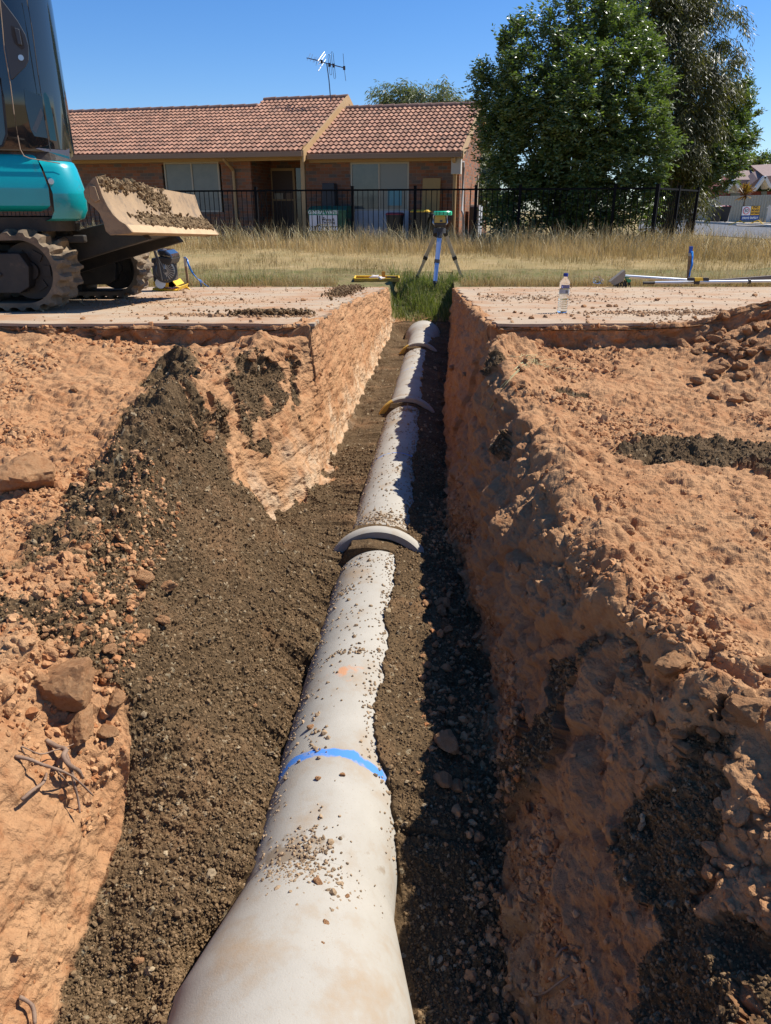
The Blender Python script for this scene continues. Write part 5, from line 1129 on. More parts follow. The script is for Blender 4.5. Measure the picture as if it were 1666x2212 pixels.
# tree 2: gum tree behind, drooping leaves
L2 = [(1000, 60, 120, 160, 20.6), (1130, 40, 120, 140, 20.8), (1060, 200, 110, 140, 20.4), (1220, 110, 110, 150, 20.6), (1180, 260, 110, 120, 20.2), (1330, 60, 80, 120, 20.8), (1440, 170, 60, 110, 20.6), (1390, 300, 90, 110, 20.4), (1440, 390, 70, 110, 20.2), (1280, 400, 120, 120, 20), (1150, 500, 130, 140, 20), (1330, 520, 110, 120, 20), (1200, 660, 140, 140, 19.8), (1100, 700, 110, 140, 19.8), (1290, 740, 110, 110, 19.6), (1180, 850, 100, 110, 19.6), (900, 30, 90, 100, 20.8), (1250, -60, 150, 100, 20.8), (1050, -80, 160, 100, 20.8), (1240, 1030, 70, 50, 19.0), (1290, 1080, 40, 35, 18.8)]
pl2 = mk_plumes(L2, ry=1.0)
t2 = thing('gum_tree', 'tall olive brown gum tree with drooping leaves behind the dense tree', 'tree', (TP(1150, 1300, 20).x, 20.2, -.15))
P_, Ax = crown_pts(pl2, 8000, 15, .3, 16); Ax[:, 2] -= .9; Ax /= np.linalg.norm(Ax, axis=1, keepdims=True); leaves('crown', P_, Ax, 0, 16, (.13, .013), M_euc, parent=t2, droop=.9, comp=6)
stems(t2, (TP(1120, 1300, 20).x, 20.2, -.2), pl2, 4, .075, frac=.8)
# tree 3: lower tree at the right, same kind as the first
L3 = [(1490, 540, 45, 70, 21), (1530, 650, 40, 60, 21), (1440, 600, 80, 100, 20.8), (1370, 680, 90, 110, 20.6), (1470, 720, 80, 90, 20.6), (1400, 820, 100, 100, 20.4), (1300, 900, 110, 100, 20.2), (1420, 930, 80, 70, 20.2), (1200, 960, 110, 80, 20.2), (1330, 1000, 90, 60, 20.1), (1250, 780, 100, 120, 20.4), (1100, 1120, 90, 90, 20.2)]
pl3 = mk_plumes(L3)
t3 = thing('ash_tree', 'lower bright green tree right of the gum tree, above the end of the fence', 'tree', (TP(1330, 1300, 20.5).x, 20.4, -.15))
P_, Ax = crown_pts(pl3, 5500, 25, .4, 20); leaves('crown', P_, Ax, 0, 26, (.095, .02), M_ash, parent=t3, droop=.25, comp=9); stems(t3, (TP(1190, 1300, 20.5).x, 20.4, -.2), pl3, 5, .05, frac=.9)
# trees behind the house
def simple_tree(label, plumes, base, n, seed, m, size, name='gum_tree', droop=.8, comp=5, inner=.3, group=None, r0=.05):
    t = thing(name, label, 'tree', base, group=group); P_, Ax = crown_pts(plumes, n, seed, inner, 14); Ax[:, 2] -= droop * .8; Ax /= np.linalg.norm(Ax, axis=1, keepdims=True)
    leaves('crown', P_, Ax, 0, seed, size, m, parent=t, droop=droop, comp=comp); stems(t, base, plumes, seed, r0, frac=.9); return t
def PP(px, py, rx, ry_, Y):
    c = PY(px, py, Y); k = Y / 1.09 / FL; return (c.x, c.y, c.z, rx * k, rx * k, ry_ * k)
simple_tree('pale gum tree rising behind the middle of the house roof', [PP(832, 205, 18, 16, 36), PP(865, 205, 22, 20, 36), PP(895, 200, 22, 20, 36), PP(925, 225, 18, 12, 36), PP(850, 230, 25, 14, 36), PP(895, 235, 30, 20, 36)], (PY(880, 450, 36).x, 36, -.2), 1300, 41, M_pale, (.20, .022))
simple_tree('pale pointed gum tree behind the right part of the house roof', [PP(957, 190, 9, 20, 35), PP(965, 215, 20, 16, 35), PP(985, 222, 16, 14, 35), PP(950, 230, 20, 14, 35), PP(975, 245, 28, 20, 35)], (PY(965, 450, 35).x, 35, -.2), 900, 42, M_pale, (.20, .022))
simple_tree('pale weeping tree in the gap between the house and the dense tree', [PP(1030, 260, 16, 40, 27), PP(1022, 330, 22, 40, 27), PP(1035, 390, 24, 40, 27), PP(1050, 430, 40, 30, 27), PP(1010, 380, 14, 40, 27), PP(1040, 300, 20, 40, 27), PP(1020, 440, 20, 25, 27)], (PY(1032, 460, 27).x, 27, -.2), 3000, 43, M_pale, (.15, .02))
# ================================================================ grass
M_gr = leaf_mat('dry_grass', (.56, .41, .215), (.25, .18, .075), rough=.6, spec=.3, tr=.3, tm=(1.1, 1.1, .8)); M_gg = leaf_mat('green_grass', (.065, .095, .022), (.22, .22, .08), rough=.5, spec=.3, tr=.35)
def blades(name, pos, h, wd_, m, seed, bend=.35, label=None, tintf=None, seg=3, lean=None):
    rg = np.random.default_rng(seed); n = len(pos); az = rg.uniform(0, 2 * np.pi, n); b = rg.uniform(.2, 1, n) * bend * h
    dirv = np.stack([np.cos(az), np.sin(az), 0 * az], 1)
    if lean is not None: dirv = dirv * .6 + np.array(lean) * .5
    fa = rg.uniform(0, np.pi, n); wv = np.stack([np.cos(fa), np.sin(fa), 0 * fa], 1)
    Vs = []
    for k in range(seg + 1):
        t = k / seg; c = pos + dirv * (b * t ** 2)[:, None]; c = c + np.stack([0 * h, 0 * h, h * (t - .25 * t ** 3 * (b / h > .5 * bend))], 1); w_ = wd_ * (1 - t) ** .7 * .5 if k < seg else wd_ * .05
        w_ = np.asarray(w_) * np.ones(n); Vs += [c - wv * w_[:, None], c + wv * w_[:, None]]
    V = np.stack(Vs, 1); m_ = V.shape[1]; f = np.array([[2 * k, 2 * k + 1, 2 * k + 3, 2 * k + 2] for k in range(seg)])
    F_ = (f[None] + (np.arange(n) * m_)[:, None, None]).reshape(-1, 4)
    ti = rg.random(n) if tintf is None else np.clip(tintf + rg.normal(0, .2, n), 0, 1)
    me = npmesh(name, V.reshape(-1, 3), F_, False, np.repeat(ti, m_)); return props(link(name, me, None, m), label, None, None, 'stuff')
rg = np.random.default_rng(50)
def fenceY(x): return F0.y - .24 * (x - F0.x)
n = 95000; u_ = rg.random(n); y = 9.75 + (17.8 - 9.75) * u_ ** .9; x = rg.uniform(-.62, .60, n) * y + rg.normal(0, .3, n)
px_ = np.stack([x, y, 0 * x], 1); nz_ = fbm(px_, 1.1, 3, 61); nz2 = fbm(px_, .35, 2, 62)
dF = fenceY(x) - y; tall = smooth(3.3, 1.2, dF + nz_ * .8); keepm = (dF > -1.6) & ~((x > -.62) & (x < .22) & (y < 10.75)) & ~((abs(x - axx(y)) < .75) & (y < 10.6)) & (rg.random(n) < (.25 + .65 * tall + .4 * (nz_ > 0)) * np.clip(.9 + 1.2 * nz2, .15, 1))
x, y, tall, nz2, nz_ = x[keepm], y[keepm], tall[keepm], nz2[keepm], nz_[keepm]; n = len(x)
h = (.07 + .05 * nz2) * (1 - tall) + tall * (.30 + .10 * nz_ + .06 * nz2) ; h = np.clip(h * rg.uniform(.45, 1.35, n) * (1 + .35 * nz2), .03, .66)
zg = verge(y); pos = np.stack([x, y, zg - .01], 1)
blades('dry_grass', pos, h, .0045 + .002 * rg.random(n) + .003 * tall, M_gr, 51, .5, 'dry straw coloured grass on the verge, tall along the fence', tintf=.30 + .6 * nz_ + .3 * nz2)
# seed stalks that arch over
ns_ = 3600; x = rg.uniform(-.6, .58, ns_) * 15; y = fenceY(x) - np.abs(rg.normal(0, .9, ns_)) - .05; h = rg.uniform(.32, .60, ns_); k_ = rg.random(ns_) < .8; pos = np.stack([x, y, verge(y)], 1)
blades('grass_seed_stalks', pos, h, np.full(ns_, .011), mat('seed_stalk', (.50, .40, .22), (.36, .30, .13), attr='tint', rough=.7), 52, .75, 'arching pale seed stalks above the grass along the fence', seg=5)
x = rg.uniform(2.0, 8, 5000); y = rg.uniform(9.8, 20.5, 5000); k_ = (y > fenceY(x) - 3) | (y < 10.6); x, y = x[k_], y[k_]
blades('grass_tufts', np.stack([x, y, verge(y)], 1), rg.uniform(.12, .34, len(x)), np.full(len(x), .007), M_gr, 53, .5, 'taller tufts of dry grass on the right verge')
# edge fringe right behind the driveway
x = np.concatenate([rg.uniform(-4.8, axx(9.7) - .6, 4200), rg.uniform(axx(9.7) + .45, 6.0, 5200)]); y = 9.68 + np.abs(rg.normal(0, .18, len(x))); kf = ~((x > -.62) & (x < .22)); x, y = x[kf], y[kf]
blades('grass_fringe', np.stack([x, y, verge(y)], 1), rg.uniform(.05, .16, len(x)), np.full(len(x), .005), M_gr, 54, .6, 'short dry grass fringing the driveway edge')
# green grass at the trench end
n = 3600; x0_ = rg.normal(0, .30, n); y = rg.uniform(9.5, 11.0, n); x = axx(y) + np.clip(x0_, -.5, .42); zz = np.interp(y, [9.25, 9.6, 10.6, 11.2], [-.74, -.68, -.40, -.30]); k_ = (y > 9.5) | (abs(x - axx(y)) > .05)
zz = zz + .25 * np.clip(np.abs(x - axx(y)) - .25, 0, 1)
blades('green_grass', np.stack([x, y, zz], 1)[k_], (rg.uniform(.05, .20, n) * (1 + .8 * fbm(np.stack([x, y, 0 * x], 1), .25, 2, 5)))[k_].clip(.03), np.full(k_.sum(), .008), M_gg, 55, .7, 'lush green grass at the far end of the trench', seg=4)
for cx_, cy_, sn in ((-1.95, 10.0, 400), (1.25, 10.2, 260), (-1.5, 10.1, 300)):
    x = rg.normal(cx_, .22, sn); y = rg.normal(cy_, .12, sn); y = np.maximum(y, 9.7)
    blades('green_tufts', np.stack([x, y, verge(y)], 1), rg.uniform(.06, .16, sn), np.full(sn, .007), M_gg, 56 + sn, .7, 'patch of green grass behind the driveway')
# ================================================================ laser level on its tripod
M_wood = mat('tripod_wood', (.52, .44, .30), (.45, .37, .24), scale=8, rough=.6); M_alu = mat('tripod_aluminium', (.62, .65, .72), rough=.3, metal=.8)
M_yel = mat('laser_yellow', (.50, .33, .06), rough=.5); M_yelp = mat('yellow_paint', (.80, .50, .02), (.70, .42, .03), scale=10, rough=.45, c3=(.35, .2, .05), s3=25, t3=(.6, .8)); M_grn = mat('bright_green', (.03, .55, .28), rough=.3, spec=.6)
YT = 10.45
def T4(zx, zy, Y=YT): return PY((1380 + zx / 15.8) * .6664, (660 + zy / 15.8) * .6664, Y)      # tripod head crop
def T5(zx, zy, Y=YT): return PY((1100 + zx / 2.777) * .6664, (640 + zy / 2.777) * .6664, Y)
hd = T5(905, 285); tri = thing('tripod', 'timber and aluminium survey tripod standing in the dry grass beyond the trench', 'tripod', (hd.x, YT, verge(YT)))
h = MB(); h.cyl(hd - Vector((0, 0, .05)), hd + Vector((0, 0, .012)), .085, .075, n=24); h.cyl(hd - Vector((0, 0, .10)), hd, .03, n=12); h.build('head', M_blk, tri, smooth_=True)
def leg(a, b, m, w1, w2, metal):
    a, b = Vector(a), Vector(b); q = MB(); d = (b - a)
    q.bar(a, a + d * .62, w1, .030, up=(0, 1, 0)); l = q.build('leg', m, tri, bevel=.003)
    q = MB(); q.bar(a + d * .52, a + d * .93, w2, .022, up=(0, 1, 0)); q.build('leg_slide', m, l)
    q = MB(); q.cyl(a + d * .92, b, .018, .004, n=8); q.cyl(a + d * .90, a + d * .93, .026, n=10); q.build('foot_spike', M_blk, l)
    q = MB(); q.bar(a + d * .50, a + d * .56, w1 * 1.25, .045, up=(0, 1, 0)); q.build('clamp', M_blk, l); q = MB(); q.bar(a, a + d * .10, w1 * 1.1, .045, up=(0, 1, 0)); q.build('clamp', M_blk, l)
    if metal:
        q = MB(); s = (d.cross(Vector((0, 1, 0)))).normalized() * w1 * .5
        for k in (-1, 1): q.bar(a + s * k, a + d * .9 + s * k * .8, .008, .034, up=(0, 1, 0))
        q.build('leg_rail', M_alu, l)
leg(T5(905, 320, YT - .06), T5(858, 805, YT - .35), M_alu, .055, .042, True)
leg(T5(880, 300), T5(690, 745, YT + .30), M_wood, .048, .036, False); leg(T5(945, 295), T5(1115, 752, YT + .28), M_wood, .048, .036, False)
ls = thing('laser_level', 'yellow and black rotating laser level with a green glass top on the tripod', 'laser level', hd + Vector((0, 0, .012)))
c = (T4(515, 990) + T4(945, 990)) / 2; z0 = T4(700, 1200).z; z1 = T4(700, 575).z; z2 = T4(700, 980).z; w_ = .073; Yc = YT
def bx4(c, w_, d_, z): return [(c.x - w_, Yc - d_, z), (c.x + w_, Yc - d_, z), (c.x + w_, Yc + d_, z), (c.x - w_, Yc + d_, z)]
q = MB(); q.loft([bx4(c, .062, .06, z0), bx4(c, .075, .07, z0 + .03), bx4(c, .075, .07, z2)]); q.build('base', M_blk, ls, bevel=.008)
q = MB(); q.loft([bx4(c, .072, .068, z2), bx4(c, .066, .062, z1 - .02), bx4(c, .058, .055, z1)]); hs = q.build('housing', M_yel, ls, bevel=.006)
q = MB(); q.box((c.x + .012, Yc - .068, z2 + .022), (.034, .006, .028)); q.build('control_panel', M_gry, hs)
q = MB(); 
for s in (-1, 1): q.tube([(c.x + s * .075, Yc - .05, z0 + .03), (c.x + s * .094, Yc - .055, z2), (c.x + s * .088, Yc - .05, z1 - .01), (c.x + s * .06, Yc - .04, z1 + .012)], .009, n=8)
q.build('guard_handle', M_sil, ls, smooth_=True)
q = MB(); q.lathe([(.045, z1), (.06, z1 + .012), (.05, z1 + .02)], (c.x + .01, Yc, 0), 24); q.build('rotor', M_blk, ls, smooth_=True)
q = MB(); zt_ = T4(850, 380).z; tp_ = T4(860, 450); q.lathe([(.118, zt_ - .052), (.122, zt_ - .04), (.122, zt_ - .012), (.11, zt_)], (c.x + .035, Yc, 0), 32); q.build('green_top', M_grn, ls, smooth_=True)
q = MB()
for k in range(5): t = -2.4 + k * .42; q.box((c.x + .035 + .123 * math.cos(t), Yc + .123 * math.sin(t), zt_ - .028), (.006, .006, .04))
q.build('lens_post', mat('dark_green', (.005, .06, .03), rough=.4), ls)
# ================================================================ yellow steel tray in the grass
def T3(zx, zy, Y=10.3): return PY((1100 + zx / 6.94) * .6664, (860 + zy / 6.94) * .6664, Y)
a_ = T3(340, 420); b_ = T3(1345, 420); za = verge(10.3); zt_ = T3(800, 300).z; w = (b_.x - a_.x) / 2; cx = (a_.x + b_.x) / 2
ty = thing('steel_tray', 'rusty yellow steel tray lying in the grass left of the tripod', 'tray', (cx, 10.5, za)); H_ = zt_ - za
q = MB()
for (p, s) in (((0, -.2, H_ / 2), (2 * w, .008, H_)), ((0, .2, H_ / 2), (2 * w, .008, H_)), ((-w + .004, 0, H_ / 2), (.008, .392, H_)), ((w - .004, 0, H_ / 2), (.008, .392, H_)), ((0, 0, .01), (2 * w - .02, .39, .008))): q.box(p, s)
q.build('walls', mat('rusty_yellow', (.58, .33, .03), (.34, .17, .03), scale=9, rough=.6), ty, world=False)
q = MB(); q.tube([(-w, -.2, H_), (w, -.2, H_)], .007); q.tube([(-w, .2, H_), (w, .2, H_)], .010)
for s in (-1, 1): q.tube([(s * w, -.2, H_), (s * w, .2, H_)], .012)
q.build('rim', M_yelp, ty, world=False)
q = MB(); q.box((w * .30, .05, H_ + .03), (.05, .03, .09)); q.build('bracket', mat('bracket_ochre', (.40, .20, .02), rough=.6), ty, world=False)
q = MB(); q.box((w * .65, .1, H_ - .01), (.12, .05, .03)); q.build('dark_slot', M_blk, ty, world=False)
q = MB(); rr = random.Random(4); q.ico((0, 0, H_ + .005), (.07, .05, .03), 2, .35); q.ico((.08, -.12, H_), (.05, .04, .025), 2, .35)
tr = props(q.build('crumpled_rag', mat('rag_white', (.62, .56, .52), rough=.9)), 'crumpled pale rag lying on the yellow tray', 'rag'); tr.location = (cx - .02, 10.45, za)
# ================================================================ plate compactor behind the far track
def TC(zx, zy, Y=8.4): return PY((480 + zx / 5.95) * .6664, (740 + zy / 5.95) * .6664, Y)
YC = 8.4; zc = slabz(YC); pc = TC(330, 1180); cmp_ = thing('plate_compactor', 'black engined plate compactor with a yellow base behind the excavator track', 'compactor', (pc.x, YC, zc))
q = MB(); q.prism([TC(90, 1150), TC(560, 1195), TC(560, 1206), TC(90, 1200)], (0, .42, 0)); q.prism([TC(560, 1195), TC(590, 1130), TC(600, 1135), TC(572, 1206)], (0, .42, 0)); q.build('base_plate', M_yelp, cmp_)
q = MB(); q.prism([TC(100, 1040), TC(200, 990), TC(470, 1020), TC(550, 1110), TC(470, 1140), TC(110, 1100)], (0, .02, 0)); q.prism([TC(400, 1020), TC(470, 1020), TC(550, 1110), TC(470, 1140), TC(400, 1130)], (0, .34, 0)); q.prism([TC(100, 1040, 8.7), TC(200, 990, 8.7), TC(470, 1020, 8.7), TC(110, 1100, 8.7)], (0, .02, 0)); q.build('yellow_frame', M_yelp, cmp_)
q = MB(); q.cyl(TC(240, 1060, 8.38), TC(240, 1060, 8.6), .055, n=20); q.build('exciter', M_sil, cmp_, smooth_=True)
q = MB(); q.cyl(TC(330, 820, 8.35), TC(330, 820, 8.42), .125, n=32); q.cyl(TC(330, 820, 8.31), TC(330, 820, 8.36), .09, .11, n=32); rc = q.build('recoil_cover', M_gry, cmp_, smooth_=True)
q = MB(); ce = TC(330, 820, 8.305)
for k in range(22):
    t = k * 2 * math.pi / 22; q.bar(ce + Vector((.02 * math.cos(t), 0, .02 * math.sin(t))), ce + Vector((.10 * math.cos(t), .01, .10 * math.sin(t))), .004)
q.build('recoil_fins', M_sil, rc)
q = MB(); c_ = TC(330, 800, 8.55); q.box(c_, (.22, .24, .26), bev=.02); q.build('engine', M_blk, cmp_)
q = MB(); q.prism([TC(190, 540, 8.3), TC(470, 580, 8.3), TC(440, 680, 8.3), TC(400, 720, 8.3), TC(250, 660, 8.3), TC(210, 600, 8.3)], (0, .35, 0)); q.build('air_filter', M_blk, cmp_, bevel=.01)
q = MB(); q.prism([TC(155, 440, 8.3), TC(200, 410, 8.3), TC(340, 430, 8.3), TC(430, 500, 8.3), TC(475, 585, 8.3), TC(190, 535, 8.3)], (0, .35, 0)); q.build('fuel_tank', mat('shiny_black', (.02, .02, .022), rough=.12, spec=.8, coat=.6), cmp_, bevel=.02)
q = MB(); q.cyl(TC(300, 425, 8.45), TC(300, 400, 8.45), .035, n=16); q.build('fuel_cap', M_sil, cmp_, smooth_=True)
q = MB(); lp = [TC(150, 430, 8.5), TC(148, 330, 8.5), TC(152, 240, 8.5), TC(180, 200, 8.5), TC(225, 200, 8.5), TC(262, 240, 8.5), TC(268, 330, 8.5), TC(270, 430, 8.5)]
q.tube(lp, .014, n=8); q.prism([TC(148, 430, 8.49), TC(150, 310, 8.49), TC(266, 310, 8.49), TC(272, 430, 8.49)], (0, .02, 0)); q.build('lifting_eye', M_blk, cmp_)
q = MB(); q.tube([TC(40, 215, 8.25), TC(90, 320, 8.25), TC(170, 560, 8.25), TC(215, 780, 8.25), TC(260, 1010, 8.25)], .016, n=8); q.build('handle_bar', M_blk, cmp_, smooth_=True)
q = MB(); q.tube([TC(120, 440, 8.24), TC(260, 700, 8.24), TC(330, 860, 8.24)], .005, n=6); q.build('cable', M_blk, cmp_)
q = MB(); q.cyl(TC(435, 765, 8.33), TC(435, 765, 8.38), .018, n=10); q.build('stop_switch', M_red, cmp_)
yb = thing('yellow_frame', 'low yellow bar frame on the driveway edge right of the compactor', 'frame', (TC(700, 1200, 8.8).x, 8.8, slabz(8.8)))
q = MB(); q.tube([TC(590, 1200, 8.8), TC(600, 1135, 8.8), TC(770, 1145, 8.8), TC(815, 1200, 8.8)], .010, n=8); q.build('bar', M_yelp, yb, smooth_=True)
q = MB(); q.tube([TC(610, 1140, 9.0), TC(770, 1150, 9.0)], .012, n=8); q.build('rear_bar', M_yelp, yb, smooth_=True)
# ================================================================ survey stakes
M_stake = mat('stake_wood', (.22, .12, .055), (.28, .17, .08), scale=20, rough=.8); M_rib = mat('blue_ribbon', (.01, .16, .62), (.03, .28, .75), scale=20, rough=.4)
st = thing('survey_stake', 'white tipped timber stake trailing a long blue ribbon left of the trench', 'stake', TC(780, 1130, 9.75))
q = MB(); q.bar(TC(785, 1170, 9.75), TC(715, 580, 9.75), .028, .028); q.build('post', M_stake, st)
q = MB(); q.bar(TC(733, 735, 9.75), TC(712, 545, 9.75), .034, .034); q.build('white_tip', M_cream, st)
def ribbon(cpts, ws, T_, Y, name, par, twist=0):
    b = MB(); L_ = []
    for i, ((x, y), w) in enumerate(zip(cpts, ws)):
        yo = .02 * math.sin(i * 1.7 + twist); p = T_(x, y, Y + yo); q_ = T_(x + w, y + w * .25, Y + yo + .03 * math.sin(i * 2.1)); L_.append((p, q_))
    V = [[b.bm.verts.new(p), b.bm.verts.new(q_)] for p, q_ in L_]
    for i in range(len(V) - 1): b.bm.faces.new((V[i][0], V[i][1], V[i + 1][1], V[i + 1][0]))
    o = b.build(name, M_rib, par, smooth_='all'); s = o.modifiers.new('Solidify', 'SOLIDIFY'); s.thickness = .002; return o
ribbon([(685, 555), (740, 590), (755, 680), (790, 770), (840, 860), (900, 930), (950, 975), (1000, 1030), (1010, 1090), (1005, 1140)], [60, 30, 40, 45, 45, 30, 25, 30, 35, 30], TC, 9.72, 'ribbon', st)
ribbon([(985, 985), (1040, 1040), (1100, 1090), (1150, 1130), (1180, 1170)], [25, 25, 30, 60, 40], TC, 9.70, 'ribbon_tail', st, 1)
def TR(zx, zy, Y=9.9): return PY((1700 + zx / 2.0825) * .6664, (700 + zy / 2.0825) * .6664, Y)
st2 = thing('survey_stake', 'blue topped timber stake with blue tape standing behind the tools on the right', 'stake', TR(1102, 425))
q = MB(); q.bar(TR(1104, 440), TR(1122, 235), .040, .03); q.build('post', M_stake, st2)
q = MB(); q.bar(TR(1121, 250), TR(1127, 205), .044, .034); q.build('blue_cap', mat('blue_cap', (.01, .07, .35), rough=.5), st2); q = MB(); q.bar(TR(1118, 270), TR(1122, 246), .042, .033); q.build('white_band', M_cream, st2)
ribbon([(1122, 235), (1128, 280), (1125, 330), (1116, 370), (1108, 410), (1106, 430)], [18, 12, 14, 8, 10, 8], TR, 9.86, 'ribbon', st2)
# ================================================================ tools on the driveway edge
def TT(zx, zy, Y=9.45): return PY((1960 + zx / 3.085) * .6664, (840 + zy / 3.085) * .6664, Y)
sh = thing('broom', 'upturned grey headed street broom with black bristles on the right driveway edge', 'broom', TT(150, 262, 9.4))
q = MB(); q.prism([TT(60, 225, 9.35), TT(205, 110, 9.35), TT(212, 150, 9.35), TT(190, 215, 9.35), TT(100, 262, 9.35)], (0, .10, 0)); q.build('head', mat('grey_board', (.26, .22, .17), rough=.8), sh)
q = MB(); rr = random.Random(9)
for k in range(70): a_ = TT(rr.uniform(110, 265), rr.uniform(205, 225), 9.38 + rr.uniform(0, .06)); q.bar(a_, a_ + Vector((rr.uniform(-.03, .03), 0, -.07)), .005)
q.build('bristles', M_blk, sh)
q = MB(); q.prism([TT(215, 190, 9.36), TT(268, 205, 9.36), TT(262, 230, 9.36), TT(235, 235, 9.36)], (0, .06, 0)); q.build('green_socket', mat('socket_green', (.02, .20, .08), rough=.5), sh)
q = MB(); q.cyl(TT(200, 170, 9.42), TT(860, 212, 9.42), .020, n=12); q.build('handle', M_sil, sh, smooth_=True)
p_ = thing('prop_tube', 'long silver telescopic tube lying along the right driveway edge', 'tube', TT(1000, 240, 9.3))
q = MB(); q.cyl(TT(500, 236, 9.32), TT(1440, 222, 9.32), .019, n=12); q.build('outer_tube', M_sil, p_, smooth_=True); q = MB(); q.cyl(TT(1440, 222, 9.32), TT(1800, 219, 9.32), .015, n=12); q.build('inner_tube', M_sil, p_, smooth_=True)
q = MB(); q.cyl(TT(1436, 224, 9.32), TT(1456, 223, 9.32), .030, n=14); q.cyl(TT(385, 238, 9.32), TT(505, 236, 9.32), .017, n=10); q.build('collar', M_blk, p_, smooth_=True)
q = MB(); q.prism([TT(1040, 212, 9.6), TT(1700, 163, 9.6), TT(1700, 200, 9.6), TT(1060, 232, 9.6)], (0, .05, 0)); props(q.build('timber_board', mat('grey_board2', (.16, .13, .11), rough=.85)), 'dark weathered board lying behind the silver tube on the right', 'board')
q = MB(); q.prism([TT(1300, 190, 9.58), TT(1385, 184, 9.58), TT(1380, 206, 9.58), TT(1300, 210, 9.58)], (0, .01, 0)); 
lv_ = thing('spirit_level', 'black and yellow T shaped staff head lying over the silver tube', 'level', TT(940, 240, 9.22))
for a_, b2_, m_, nm in ((840, 905, M_blk, 'black_end'), (905, 985, M_yelp, 'yellow_middle'), (985, 1045, M_blk, 'black_end')):
    q = MB(); q.prism([TT(a_, 188, 9.22), TT(b2_, 188, 9.22), TT(b2_, 219, 9.22), TT(a_, 219, 9.22)], (0, .05, 0)); q.build(nm, m_, lv_)
q = MB(); q.prism([TT(905, 219, 9.23), TT(955, 219, 9.23), TT(950, 252, 9.23), TT(905, 252, 9.23)], (0, .04, 0)); q.build('stem', M_blk, lv_)
# ================================================================ bottles
def clear(name, rough=.02, col=(.93, .97, 1)):
    m = bpy.data.materials.new(name); m.use_nodes = True; b = m.node_tree.nodes['Principled BSDF']; b.inputs['Base Color'].default_value = (*col, 1); b.inputs['Roughness'].default_value = rough; b.inputs['Transmission Weight'].default_value = 1; b.inputs['IOR'].default_value = 1.2; return m
M_pet = clear('clear_plastic'); M_water = clear('water'); M_water.node_tree.nodes['Principled BSDF'].inputs['IOR'].default_value = 1.33
pb = PS(1214, 676); bo = thing('water_bottle', 'clear plastic water bottle with a dark blue cap standing on the right driveway', 'bottle', (pb.x, pb.y, pb.z), rot=(0, R(1), 0))
pr = [(.020, 0), (.030, .004), (.0325, .012)]
for k in range(5): z = .022 + k * .014; pr += [(.0325, z), (.0295, z + .005), (.0325, z + .010)]
pr += [(.0325, .100), (.0300, .106), (.031, .112), (.034, .122), (.034, .165), (.0345, .18), (.033, .193), (.027, .208), (.019, .219), (.0135, .227), (.0135, .236)]
q = MB(); q.lathe(pr, n=40); q.build('bottle_body', M_pet, bo, smooth_='all', world=False)
q = MB(); q.lathe([(.0285, .006)] + [(.029, .01 + .11 * k / 8) for k in range(9)] + [(.0285, .121)], n=32); q.build('water', M_water, bo, smooth_='all', world=False)
q = MB(); q.lathe([(.0155, .232), (.0155, .250), (.0145, .2525)], n=28); q.build('cap', mat('cap_blue', (.01, .02, .22), rough=.35), bo, smooth_=True, world=False)
def wrap(z0, z1, a0, a1, r, name, m, par):
    q = MB(); n = 14; V = [[q.bm.verts.new((r * math.sin(a), -r * math.cos(a), z)) for a in [a0 + (a1 - a0) * k / n for k in range(n + 1)]] for z in (z0, z1)]
    for k in range(n): q.bm.faces.new((V[0][k], V[0][k + 1], V[1][k + 1], V[1][k]))
    return q.build(name, m, par, smooth_='all', world=False)
lb = wrap(.127, .153, -1.3, 1.3, .0348, 'label', M_wht, bo)
for k in range(8): wrap(.130, .149, .02 + k * .09, .02 + k * .09 + (.05 if k % 3 else .03), .0351, 'barcode_bar', M_blk, lb)
wrap(.137, .1375, -.9, -.3, .0351, 'print_line', M_txb, lb); wrap(.143, .1436, -.9, -.4, .0351, 'print_line', M_txb, lb)
wrap(.160, .182, -.9, .9, .0349, 'blue_print', mat('bottle_print', (.05, .06, .28), rough=.4, trans=.6), bo)
pb = PZ(1291, 607, -.26); cbm = thing('crushed_bottle', 'crushed clear plastic bottle lying at the grass edge right of the standing bottle', 'bottle', PY(1290, 613, 9.5))
q = MB(); q.ico((0, 0, .045), (.055, .035, .045), 3, .12); q.ico((.05, 0, .03), (.035, .03, .03), 2, .15); q.build('crumpled_body', clear('crushed_plastic', .08, (.85, .88, .9)), cbm, world=False)
# ================================================================ roots in the left wall and twigs
M_root = mat('root_bark', (.17, .10, .065), (.27, .18, .12), scale=30, rough=.85, bump=.4, bscale=90)
def rootpath(zpts, lift, r0, r1, label, name='root', crop=(0, 1750, 1.851), cat='root', m=None, n=6):
    pts = []
    for i, (zx, zy) in enumerate(zpts):
        p, nn = hit((crop[0] + zx / crop[2]) * .6664, (crop[1] + zy / crop[2]) * .6664)
        if p is None: continue
        l = lift[i] if isinstance(lift, (list, tuple)) else lift
        d = Vector(ray(0, 0)); tocam = (Vector((0, 0, CAMZ)) - p).normalized(); pts.append(p + tocam * l)
    if len(pts) < 2: return
    # smooth
    out = []
    for i in range(len(pts) - 1):
        for j in range(4):
            t = j / 4; p0 = pts[max(i - 1, 0)]; p1 = pts[i]; p2 = pts[i + 1]; p3 = pts[min(i + 2, len(pts) - 1)]
            out.append(.5 * ((2 * p1) + (p2 - p0) * t + (2 * p0 - 5 * p1 + 4 * p2 - p3) * t * t + (3 * p1 - p0 - 3 * p2 + p3) * t ** 3))
    out.append(pts[-1]); k = len(out); rr = [r0 + (r1 - r0) * i / (k - 1) + random.uniform(-.0004, .0004) for i in range(k)]
    b = MB(); b.tube(out, rr, n=n); return props(b.build(name, m or M_root, None, smooth_='all'), label, cat)
